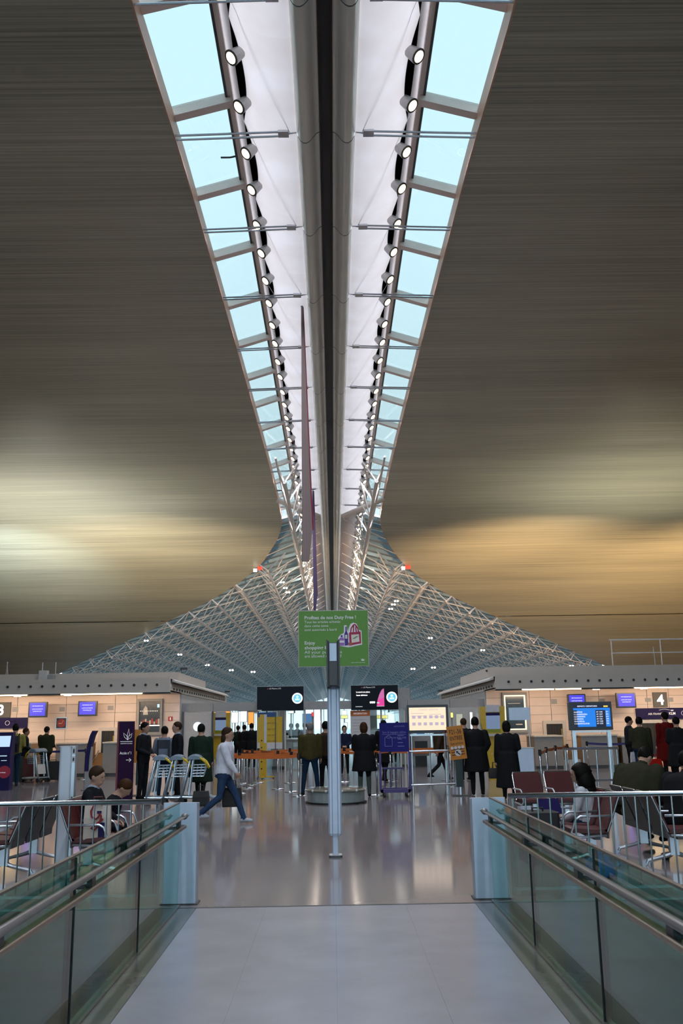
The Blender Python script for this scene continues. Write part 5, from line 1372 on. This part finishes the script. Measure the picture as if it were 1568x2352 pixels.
desk((655, 690), 1696, 1760, 37.2, 'white screening desk left of the man in the olive sweater'); desk((770, 800), 1712, 1770, 38.0, 'white screening desk behind the pole')
def scanner(px0, px1, py, Y, lab):
    x, w_, z0, z1 = rect(px0, py, px1, 1770, Y)
    t = thing('baggage_scanner', lab, 'scanner', (x, Y, 0))
    obj('tunnel', MB().rbox(-w_ / 2, w_ / 2, 0, 1.4, .4, z1, .06, 'y'), M['grey'], t); obj('mouth', MB().box(-w_ * .32, w_ * .32, -.01, 0, .7, z1 - .2), M['black'], t); obj('roller_bed', MB().box(-w_ * .36, w_ * .36, -.9, 0, .62, .7), M['steel'], t); obj('leg', MB().box(-w_ * .3, w_ * .3, .2, 1.2, 0, .4), M['darkgrey'], t)
    obj('control_screen', MB().box(-.15, .15, .1, .15, z1, z1 + .25), bl2, t)
scanner(622, 660, 1690, 39, 'grey baggage scanner behind the yellow notice board'); scanner(945, 990, 1690, 37.5, 'dark baggage scanner seen under the info screen'); scanner(1025, 1060, 1690, 42.5, 'baggage scanner behind the orange gate sign')
for px in (640, 852, 930):
    x = at(px, 1650, 37).x
    t = thing('grey_column', {640: 'grey square column behind the yellow notice', 852: 'grey square column right of the white notice', 930: 'grey square column behind the info screen'}[px], 'column', (x, 37, 0))
    obj('shaft', MB().rbox(-.22, .22, -.22, .22, 0, 3.0, .04, 'z'), M['grey'], t); obj('plinth', MB().box(-.25, .25, -.25, .25, 0, .12), M['darkgrey'], t)

# ================================================================== PEOPLE
def cmat(name, c, r=.75, v=.12): return mat(name, c, r, var=v, scale=14, spec=.04)
SK = cmat('skin', (.42, .25, .18), .55, .06); SK2 = cmat('tanned_skin', (.30, .17, .11), .55, .06)
K = dict(black=cmat('black_wool', (.012, .012, .013)), suit=cmat('dark_suit', (.014, .015, .018)), olive=cmat('olive_knit', (.055, .045, .016)), jeans=cmat('blue_jeans', (.03, .055, .115)), djeans=cmat('dark_jeans', (.012, .028, .055)), white=cmat('white_jacket', (.60, .60, .66)), grey=cmat('grey_trousers', (.07, .085, .075)), green=cmat('dark_green_coat', (.014, .026, .018)), yellow=cmat('yellow_green_jacket', (.22, .20, .05)), greyblue=cmat('grey_blue_jacket', (.16, .19, .25)), red=cmat('dark_red_coat', (.10, .006, .005)), dolive=cmat('dark_olive_jacket', (.028, .028, .016)), cream=cmat('cream_coat', (.50, .50, .53)), shirt=cmat('pale_shirt', (.35, .40, .50)), shoe=cmat('black_leather', (.01, .01, .01), .4), trainer=cmat('pale_trainers', (.4, .42, .46)), navy=cmat('navy_uniform', (.015, .018, .04)), brown=cmat('brown_coat', (.045, .028, .018)), pink=cmat('red_work_jacket', (.35, .03, .04)))
HR = dict(black=cmat('black_hair', (.008, .007, .006), .5), brown=cmat('brown_hair', (.035, .02, .012), .5), grey=cmat('grey_hair', (.20, .19, .18), .6), auburn=cmat('auburn_hair', (.05, .022, .01), .5))
EYEM = mat('eye', (.02, .015, .01), .2)
PEOPLE = []
V = Vector
def hand_mesh(wr, d, palm, s=1.0, curl=.5, side=1):
    # palm, four fingers of unequal length and a thumb leaving the side of the palm
    mb = MB(); d = d.normalized(); n = (palm - d * palm.dot(d)).normalized(); x = d.cross(n)
    c0 = wr; c1 = wr + d * .085 * s
    mb.loft([[c + x * a * w2 + n * b * h2 for a, b in ((-1, -1), (1, -1), (1.1, 0), (1, 1), (-1, 1), (-1.1, 0))] for c, w2, h2 in ((c0 - d * .015, .022 * s, .016 * s), (c0 + d * .03 * s, .036 * s, .014 * s), (c1, .038 * s, .011 * s))])
    for i, L in enumerate((.068, .078, .073, .056)):
        b0 = c1 + x * (-.029 + .0193 * i) * s - d * .008; L *= s
        e1 = b0 + d * L * .48 + n * L * .18 * curl; e2 = e1 + (d * (1 - curl) + n * curl).normalized() * L * .32; e3 = e2 + (d * (.6 - curl) + n * (.5 + curl)).normalized() * L * .24
        mb.tube([b0, e1, e2, e3], [.0088 * s, .0085 * s, .0078 * s, .006 * s], 6)
    t0 = wr + d * .022 * s - x * side * .030 * s
    mb.tube([t0, t0 + (d * .7 - x * side * .7 + n * .25).normalized() * .034 * s, t0 + (d * .8 - x * side * .5 + n * .4).normalized() * .062 * s], [.012 * s, .0095 * s, .007 * s], 6)
    return mb
ARMS = {
    'down': ((.245, -.02, 1.14), (.265, .06, .89)), 'front': ((.265, .0, 1.14), (.07, .22, 1.02)), 'hold': ((.25, .03, 1.13), (.16, .30, 1.08)),
    'back': ((.27, -.08, 1.15), (.08, -.17, .98)), 'swingf': ((.24, .10, 1.15), (.25, .26, .96)), 'swingb': ((.25, -.14, 1.15), (.27, -.20, .90)), 'pocket': ((.29, -.06, 1.14), (.20, .07, .93)), 'phone': ((.25, .1, 1.14), (.11, .16, 1.40)), 'bag': ((.25, .0, 1.12), (.28, .10, .84))}
def person(lab, loc, rz, H=1.75, legs='stand', arms=('down', 'down'), top='black', bottom='black', shoes='shoe', coat=0, hair='brown', hairstyle='short', head=(0, 0), lean=0.0, bulk=1.0, skin=None, voxel=.022, collar=None, group=None, eyes=True, seat_z=None, name='person', tie=None):
    k = H / 1.75
    skin = skin or SK
    bulk *= 1.13
    caps = []     # (a, b, ra, rb, material index)
    mb = MB()
    sit = legs == 'sit'
    pz = (.93 if not sit else .10)
    P = V((0, 0, pz)); 
    ln = math.radians(lean); up = V((0, math.sin(ln), math.cos(ln))); fw = V((0, math.cos(ln), -math.sin(ln)))
    N = P + up * .535
    tz = lambda p: V((p[0], 0, 0)) + P + up * (p[2] - .93) + fw * p[1]
    if legs == 'stand': LG = [((s * .10, .015, .50), (s * .11, -.02, .085), (0, 1)) for s in (-1, 1)]
    elif legs == 'wide': LG = [((s * .15, .015, .50), (s * .19, -.02, .085), (s * .25, 1)) for s in (-1, 1)]
    elif legs == 'walk': LG = [((-.09, .22, .53), (-.08, .38, .10), (0, 1)), ((.09, -.06, .49), (.09, -.42, .20), (0, .8))]
    elif legs == 'stride': LG = [((-.09, .14, .52), (-.08, .22, .09), (0, 1)), ((.09, -.04, .49), (.09, -.26, .14), (0, .9))]
    else: LG = [((s * .12, .43, .12), (s * .13, .46, -.29), (0, 1)) for s in (-1, 1)]
    def tube(pts, rs, mi, n=10):
        mb.tube(pts, rs, n)
        for i in range(len(pts) - 1): caps.append((V(pts[i]), V(pts[i + 1]), rs[i], rs[i + 1], mi))
        for p_, r_ in ((pts[0], rs[0]), (pts[-1], rs[-1])): mb.ell(p_, (r_, r_, r_), 8, 6)
    for s, (kn, an, td) in zip((-1, 1), LG):
        hp = P + V((s * .085, 0, -.02)); kn = V(kn); an = V(an)
        tube([hp, hp.lerp(kn, .5), kn, kn.lerp(an, .4), an], [.098, .085, .064, .062, .050], 2)
        td = V((td[0], td[1], 0)).normalized()
        f0 = an + V((0, 0, -.045)) - td * .05; f1 = an + V((0, 0, -.05)) + td * .15
        tube([f0, an + V((0, 0, -.04)) + td * .04, f1], [.040, .045, .033], 3, 8)
    # trunk
    sec = [(-.10, .145, .115), (0, .175, .13), (.15, .16, .12), (.30, .178, .125), (.42, .19, .118), (.485, .170, .105), (.52, .115, .085), (.55, .075, .07)]
    rings = []
    for h_, rx, ry in sec:
        c_ = P + up * h_; rx *= bulk; ry *= bulk
        rings.append([c_ + V((rx * math.cos(2 * PI * i / 14), 0, 0)) + fw * (ry * math.sin(2 * PI * i / 14)) for i in range(14)])
    mb.loft(rings)
    caps.append((P + up * .08, P + up * .36, .15 * bulk, .15 * bulk, 1)); caps.append((P + V((-.06, 0, -.06)), P + V((.06, 0, -.06)), .14, .14, 2 if not coat else 1)); caps.append((P + up * .45 + V((-.12, 0, 0)), P + up * .45 + V((.12, 0, 0)), .09 * bulk, .09 * bulk, 1))
    if coat:
        rr = []
        for q in (0, .25, .5, .75, 1.0):
            z_ = (P + up * .12).z * (1 - q) + coat * q; g = 1 + .30 * q
            rr.append([V((.185 * g * bulk * math.cos(2 * PI * i / 16), .15 * g * bulk * math.sin(2 * PI * i / 16), z_)) for i in range(16)])
        mb.loft(rr); caps.append((V((-.05, 0, pz + .1)), V((-.05, 0, coat + .06)), .15, .2, 1)); caps.append((V((.05, 0, pz + .1)), V((.05, 0, coat + .06)), .15, .2, 1))
    wrists = []
    for s, a_ in zip((-1, 1), arms):
        e_, w_ = (ARMS[a_] if isinstance(a_, str) else a_)
        sh = tz((s * .185 * bulk ** .5, 0, 1.395)); el = tz((s * e_[0], e_[1], e_[2])); wr = tz((s * w_[0], w_[1], w_[2]))
        tube([sh, sh.lerp(el, .5), el, el.lerp(wr, .5), wr], [.066 * bulk, .058 * bulk, .05 * bulk, .044 * bulk, .036], 1)
        wrists.append((el, wr, s))
    # neck and head
    hy, hp_ = math.radians(head[0]), math.radians(head[1])
    RH = Matrix.Rotation(-hy, 3, 'Z') @ Matrix.Rotation(-hp_ - ln * .4, 3, 'X')
    HS = 1.10
    hc = N + up * .045 + V((0, .015, 0)) + RH @ V((0, .012, .115))
    tube([N - up * .03, N + up * .04, hc - V((0, 0, .06))], [.070, .062, .058], 0)
    hm = MB()
    hm.ell((0, 0, .012), (.077, .096, .108), 16, 12); hm.ell((0, .025, -.055), (.056, .066, .064), 12, 8); hm.ell((0, .098, -.018), (.013, .022, .026), 8, 6); hm.ell((0, .085, .03), (.045, .02, .015), 8, 6)
    for s in (-1, 1): hm.ell((s * .080, -.008, -.012), (.012, .022, .034), 8, 6)
    hm.ell((0, .088, -.068), (.024, .012, .012), 8, 6)
    o0 = len(mb.v); mb.v += [tuple(hc + RH @ (V(q) * HS)) for q in hm.v]; mb.f += [tuple(i + o0 for i in f_) for f_ in hm.f]
    caps.append((hc + RH @ V((0, 0, .02)), hc + RH @ V((0, .02, -.06)), .09, .07, 0))
    if collar: caps.append((N - up * .0, N + up * .025, .072, .066, 4)); mb.tube([N - up * .03, N + up * .03], [.085, .066], 12)
    z_off = 0.0
    root = obj(name, MB(), None); me = root.data
    mb.v = [tuple(V(q) * k) for q in mb.v]
    me.from_pydata(mb.v, [], mb.f)
    for m_ in (skin, K[top], K[bottom], K[shoes], K[collar] if collar else K[top]): me.materials.append(m_)
    tag(root, lab, 'person', group)
    root.location = (loc[0], loc[1], (loc[2] if len(loc) > 2 else 0)); root.rotation_euler = (0, 0, rz)
    md = root.modifiers.new('r', 'REMESH'); md.mode = 'VOXEL'; md.voxel_size = voxel
    ms = root.modifiers.new('s', 'SMOOTH'); ms.iterations = 2; ms.factor = .5
    PEOPLE.append((root, [(a * k, b * k, ra * k, rb * k, mi) for a, b, ra, rb, mi in caps]))
    for el, wr, s in wrists:
        d = (wr - el).normalized(); pn = V((-s, .2, 0)) if abs(d.z) > .6 else V((-s * .5, 0, -1))
        h_ = hand_mesh(wr + d * .015, d, pn, 1.0, .55, s)
        h_.v = [tuple(V(q) * k) for q in h_.v]
        obj('hand', h_, skin, root, smooth=True)
    if hair != 'bald':
        hh = MB(); hh.ell((0, -.012, .03), (.086, .103, .104), 18, 14)
        if hairstyle == 'long': hh.ell((0, -.055, -.07), (.088, .062, .13), 14, 10); hh.ell((0, -.07, -.16), (.075, .05, .10), 12, 8)
        if hairstyle == 'curly': hh.ell((0, -.03, .02), (.135, .135, .13), 18, 14); hh.ell((0, -.07, -.10), (.155, .115, .16), 18, 12); hh.ell((0, -.09, -.22), (.13, .09, .12), 14, 10)
        if hairstyle == 'bob': hh.ell((0, -.02, -.02), (.098, .100, .115), 14, 10)
        out = []
        for q in hh.v:
            q = V(q)
            lim = -.005 + .75 * max(0, q.y + .02) if hairstyle in ('long', 'curly', 'bob') else -.035 + .95 * max(-.02, q.y + .01)
            if q.z < lim and q.y > (-.045 if hairstyle != 'curly' else .045):
                q = V((q.x * .72, min(q.y, .06) * .75, max(q.z, -.04)))
            if hairstyle == 'short' and q.z < -.06: q = V((q.x * .6, q.y * .7, -.06))
            if hairstyle in ('curly',):
                f_ = 1 + .06 * math.sin(q.x * 90) * math.sin(q.y * 80 + q.z * 95); q = q * f_
            out.append(tuple((hc + RH @ (q * HS)) * k))
        hh.v = out
        obj('hair', hh, HR[hair], root, smooth=True)
    if eyes:
        for s in (-1, 1):
            obj('eye', MB().ell((hc + RH @ (V((s * .03, .088, .005)) * HS)) * k, (.011 * k, .008 * k, .006 * k), 8, 6), EYEM, root)
    if tie:
        obj('tie', MB().loft([[(N + fw * .10 + V((-w_, 0, 0)) + V((0, 0, dz))) * k, (N + fw * .10 + V((w_, 0, 0)) + V((0, 0, dz))) * k, (N + fw * .125 + V((w_, 0, 0)) + V((0, 0, dz))) * k, (N + fw * .125 + V((-w_, 0, 0)) + V((0, 0, dz))) * k] for w_, dz in ((.02, -.03), (.03, -.2))]), K['black'], root)
    root['hc'] = 0
    del root['hc']
    return root, [(wr * k) for _, wr, _ in wrists]

AWAY, TOCAM, RIGHT, LEFT = 0.0, PI, -PI / 2, PI / 2
F = lambda px, py: (lambda p: (p.x, p.y, 0))(fl(px, py))
person('man in a dark suit and white shirt facing right beside the purple totem', F(326, 1836), RIGHT - .35, 1.76, 'stand', ('front', 'front'), 'suit', 'suit', collar='shirt', hair='black', tie=True, voxel=.02)
person('man in a dark suit facing left behind the trolleys', F(405, 1834), LEFT + .35, 1.76, 'stand', ('down', 'pocket'), 'suit', 'suit', collar='shirt', hair='brown', voxel=.02)
rp_, _ = person('person in a grey blue jacket with a backpack between two suited men', F(374, 1830), AWAY + .1, 1.66, 'stand', ('front', 'front'), 'greyblue', 'djeans', hair='black', voxel=.022)
rg_, _ = person('person in a long dark green coat walking behind the trolleys', F(459, 1838), AWAY, 1.70, 'stride', ('bag', 'down'), 'green', 'black', coat=.42, hair='black', bulk=1.12)
rw_, wh = person('woman in a white jacket and jeans striding right with a black bag', F(512, 1893), RIGHT, 1.62, 'walk', ('bag', 'swingf'), 'white', 'jeans', 'trainer', hair='brown', hairstyle='long', bulk=1.22, voxel=.018, lean=4)
person('tall dark coated person in the queue group left of the advert screen', F(577, 1764), AWAY, 1.74, 'stand', ('front', 'front'), 'black', 'black', coat=.5, hair='black', bulk=1.1, voxel=.026, eyes=False)
person('dark coated person at the left of the queue group under the advert screen', F(560, 1762), AWAY - .3, 1.68, 'stand', ('front', 'hold'), 'black', 'djeans', coat=.55, hair='black', bulk=1.1, voxel=.026, eyes=False)
person('dark coated person hidden in the middle of the queue group', F(546, 1756), AWAY + .4, 1.66, 'stand', ('hold', 'front'), 'green', 'black', hair='brown', bulk=1.1, voxel=.026, eyes=False)
person('grey haired man in an olive sweater and blue jeans left of the pole', F(713, 1826), AWAY, 1.70, 'wide', ('down', 'down'), 'olive', 'djeans', hair='grey', bulk=1.22, voxel=.02, eyes=False)
person('dark figure mostly hidden behind the pale pole', F(749, 1822), AWAY, 1.72, 'stand', ('front', 'front'), 'brown', 'black', hair='black', voxel=.024, eyes=False)
person('woman in a flared black coat and grey trousers right of the pole', F(838, 1830), AWAY, 1.68, 'stand', ('hold', 'hold'), 'black', 'grey', coat=.60, hair='auburn', hairstyle='bob', bulk=1.16, voxel=.02, eyes=False)
person('staff member in navy with a white collar facing the queue', F(792, 1778), TOCAM, 1.60, 'stand', ('front', 'front'), 'navy', 'black', collar='white', hair='black', voxel=.022)
person('dark coated person stepping behind the violet cart', F(883, 1797), AWAY - .5, 1.74, 'stride', ('front', 'down'), 'black', 'black', coat=.55, hair='black', voxel=.024, eyes=False)
person('dark figure striding behind the info screen', F(1010, 1793), RIGHT + .4, 1.62, 'walk', ('hold', 'swingb'), 'brown', 'black', hair='black', bulk=1.15, voxel=.024, eyes=False)
person('man in a dark suit standing behind the orange gate sign', F(1070, 1792), AWAY + .3, 1.76, 'stand', ('front', 'down'), 'suit', 'suit', hair='brown', voxel=.024, eyes=False)
person('man in a knee length black overcoat beside the yellow kiosk', F(1098, 1826), AWAY, 1.76, 'stand', ('hold', 'pocket'), 'black', 'black', coat=.52, hair='black', bulk=1.15, voxel=.02, eyes=False)
rc_, ch_ = person('woman in a long dark coat holding a black handbag', F(1171, 1836), AWAY - .15, 1.66, 'stand', ('bag', 'front'), 'black', 'black', coat=.26, hair='black', hairstyle='bob', bulk=1.12, voxel=.02, eyes=False)
ry_, _ = person('person in a yellow green jacket with a black backpack at the far left', F(28, 1806), AWAY + .2, 1.80, 'stand', ('front', 'front'), 'yellow', 'djeans', hair='black', bulk=1.1, voxel=.022, eyes=False)
person('short person in dark clothes beside the yellow green jacket', F(52, 1792), RIGHT + .2, 1.68, 'stand', ('front', 'front'), 'suit', 'black', hair='auburn', skin=SK2, voxel=.024)
person('heavy man in black behind the loaded trolley at counter 3', F(101, 1790), AWAY - .3, 1.72, 'stand', ('hold', 'hold'), 'dolive', 'black', hair='black', bulk=1.35, voxel=.022, eyes=False)
SEAT = .43
person('man in a dark suit seated in profile behind the left railing', (-3.02, 12.05, SEAT - .08), RIGHT - .1, 1.58, 'sit', (((.24, .12, 1.14), (.12, .34, 1.05)),) * 2, 'suit', 'suit', collar='shirt', hair='brown', head=(8, 10), lean=2, voxel=.014)
person('brown haired person bent forward beside the seated man', (-3.0, 12.65, SEAT - .16), RIGHT, 1.48, 'sit', ('front', 'front'), 'suit', 'black', hair='auburn', head=(0, 35), lean=20, voxel=.018, eyes=False)
person('woman with long dark curly hair in a white jacket reading', (3.20, 12.2, SEAT - .14), LEFT - .45, 1.54, 'sit', (((.24, .14, 1.10), (.12, .36, 1.02)),) * 2, 'cream', 'djeans', 'shoe', hair='black', hairstyle='curly', head=(0, 6), lean=6, voxel=.014)
person('big person in a dark olive jacket bent over at the far right seats', (3.92, 12.75, SEAT + .02), RIGHT + .7, 1.80, 'sit', ('front', 'front'), 'dolive', 'black', hair='black', head=(0, 30), lean=30, bulk=1.55, voxel=.018, eyes=False)
person('person in black sitting at the right edge of the picture', (4.22, 11.75, SEAT - .06), RIGHT + .6, 1.72, 'sit', ('front', 'front'), 'black', 'black', hair='black', lean=14, bulk=1.45, voxel=.018, eyes=False)
person('traveller in a dark red coat under the number 4 banner', F(1540, 1792), AWAY + .2, 1.84, 'stand', ('down', 'hold'), 'red', 'black', coat=.5, hair='black', bulk=1.25, voxel=.022, eyes=False)
rd_, dh_ = person('dark haired traveller in a dark jacket by the number 4 counter', F(1452, 1782), RIGHT, 1.74, 'stand', ('hold', 'down'), 'suit', 'black', hair='black', voxel=.022)
ro_, oh_ = person('traveller in an olive jacket leaning toward the number 4 counter', F(1478, 1800), AWAY - .4, 1.72, 'stand', ('hold', 'bag'), 'dolive', 'djeans', hair='black', bulk=1.2, lean=10, voxel=.022, eyes=False)
person('traveller in black facing the counter at the right edge', F(1566, 1806), AWAY, 1.70, 'stand', ('front', 'front'), 'black', 'black', coat=.5, hair='black', bulk=1.2, voxel=.024, eyes=False)
for i, (px, py, tp, lb) in enumerate(((668, 1752, 'black', 'distant dark figure behind the glass left of the blue panel'), (683, 1750, 'black', 'distant dark figure in the middle of the security hall'), (700, 1756, 'greyblue', 'distant person in a blue top behind the man in the olive sweater'), (879, 1752, 'black', 'distant dark figure above the violet cart'), (914, 1752, 'brown', 'distant dark figure beside the glass column'), (926, 1750, 'black', 'distant dark figure left of the info screen'))):
    person(lb, F(px, py), AWAY + .5 * (i % 3 - 1), 1.72, 'stand', ('front', 'down'), tp, 'black', hair='black', voxel=.03, eyes=False)
# roof worker seen through the left skylight
wk = at(641, 888, 31.0)
person('worker in a red jacket crouching on the left skylight', (-1.95, 31.6, SP + .80), TOCAM + .4, 1.6, 'stand', ('hold', 'hold'), 'pink', 'grey', hair='black', lean=35, voxel=.03, eyes=False)

# one evaluation for every body, then faces take the cloth of the nearest limb
dg = bpy.context.evaluated_depsgraph_get()
done = []
for root, caps in PEOPLE:
    done.append(bpy.data.meshes.new_from_object(root.evaluated_get(dg)))
for (root, caps), me in zip(PEOPLE, done):
    nf = len(me.polygons)
    cen = np.empty(nf * 3); me.polygons.foreach_get('center', cen); cen = cen.reshape(-1, 3)
    best = np.full(nf, 1e9); idx = np.zeros(nf, dtype=np.int32)
    for a, b, ra, rb, mi in caps:
        a = np.array(a); b = np.array(b); ab = b - a; L2 = max(ab @ ab, 1e-9)
        q = np.clip(((cen - a) @ ab) / L2, 0, 1)
        d = np.linalg.norm(cen - a - q[:, None] * ab, axis=1) - (ra + (rb - ra) * q)
        m_ = d < best; best[m_] = d[m_]; idx[m_] = mi
    mats = list(root.data.materials)
    me.materials.clear()
    for m_ in mats: me.materials.append(m_)
    me.polygons.foreach_set('material_index', idx)
    me.shade_smooth()
    root.modifiers.clear(); old = root.data; root.data = me; me.name = 'person'
    bpy.data.meshes.remove(old)

# ---- things people carry
def carried(name, lab, loc, rz, w_, d_, h_, m, cat='bag'):
    return carrybag(name, lab, loc, rz, w_, d_, h_, m, m, cat, .12)
q = rw_.matrix_basis @ wh[0]
carried('shoulder_bag', 'black shoulder bag carried by the walking woman in white', (q.x + .05, q.y - .10, q.z - .50), 0, .34, .14, .32, blk, 'bag')
q = rc_.matrix_basis @ ch_[0]
carried('handbag', 'black handbag held by the woman in the long dark coat', (q.x - .03, q.y, q.z - .36), .2, .26, .12, .22, blk, 'handbag')
p = fl(462, 1850); carried('holdall', 'dark holdall on the floor by the green coat', (p.x, p.y - .05, 0), 0, .34, .24, .30, blk, 'bag')
def backpack(lab, root, H, m, m2):
    k = H / 1.75; c = root.location; R = root.rotation_euler.z
    t = thing('backpack', lab, 'backpack', (c.x, c.y, 0), R)
    y = -.145 * k
    obj('pack', MB().rbox(-.16 * k, .16 * k, y - .17 * k, y, .95 * k, 1.42 * k, .06, 'z'), m, t, smooth=False)
    obj('pocket', MB().rbox(-.12 * k, .12 * k, y - .22 * k, y - .16 * k, .98 * k, 1.2 * k, .03, 'z'), m2, t)
    for s in (-1, 1): obj('strap', MB().tube([(s * .10 * k, y, 1.38 * k), (s * .12 * k, -.02, 1.475 * k), (s * .13 * k, .13 * k, 1.36 * k), (s * .15 * k, .12 * k, 1.1 * k)], .02 * k, 6), m2, t)
backpack('dark grey backpack on the person in the grey blue jacket', rp_, 1.66, cmat('grey_pack', (.05, .06, .075)), K['greyblue'])
backpack('black backpack on the person in the yellow green jacket', ry_, 1.80, blk, K['black'])
q = rd_.matrix_basis @ dh_[1]; carried('white_carrier_bag', 'white carrier bag held by the dark haired traveller', (q.x, q.y - .05, q.z - .62), 0, .32, .16, .44, K['cream'], 'bag')
q = ro_.matrix_basis @ oh_[1]; carried('red_carrier_bag', 'bright red carrier bag held by the traveller in the olive jacket', (q.x, q.y - .05, q.z - .66), .2, .42, .2, .48, cmat('red_bag', (.45, .015, .01)), 'bag')
mg = thing('magazine', 'open blue magazine in the hands of the seated woman', 'magazine', (2.66, 11.98, .62), .3)
obj('cover', MB().box(-.15, .15, -.004, .004, -.1, .1, Matrix.Rotation(-.5, 4, 'X')), M['navy'], mg); obj('page', MB().box(-.145, .145, .004, .012, -.095, .1, Matrix.Rotation(-.5, 4, 'X')), M['paper'], mg)
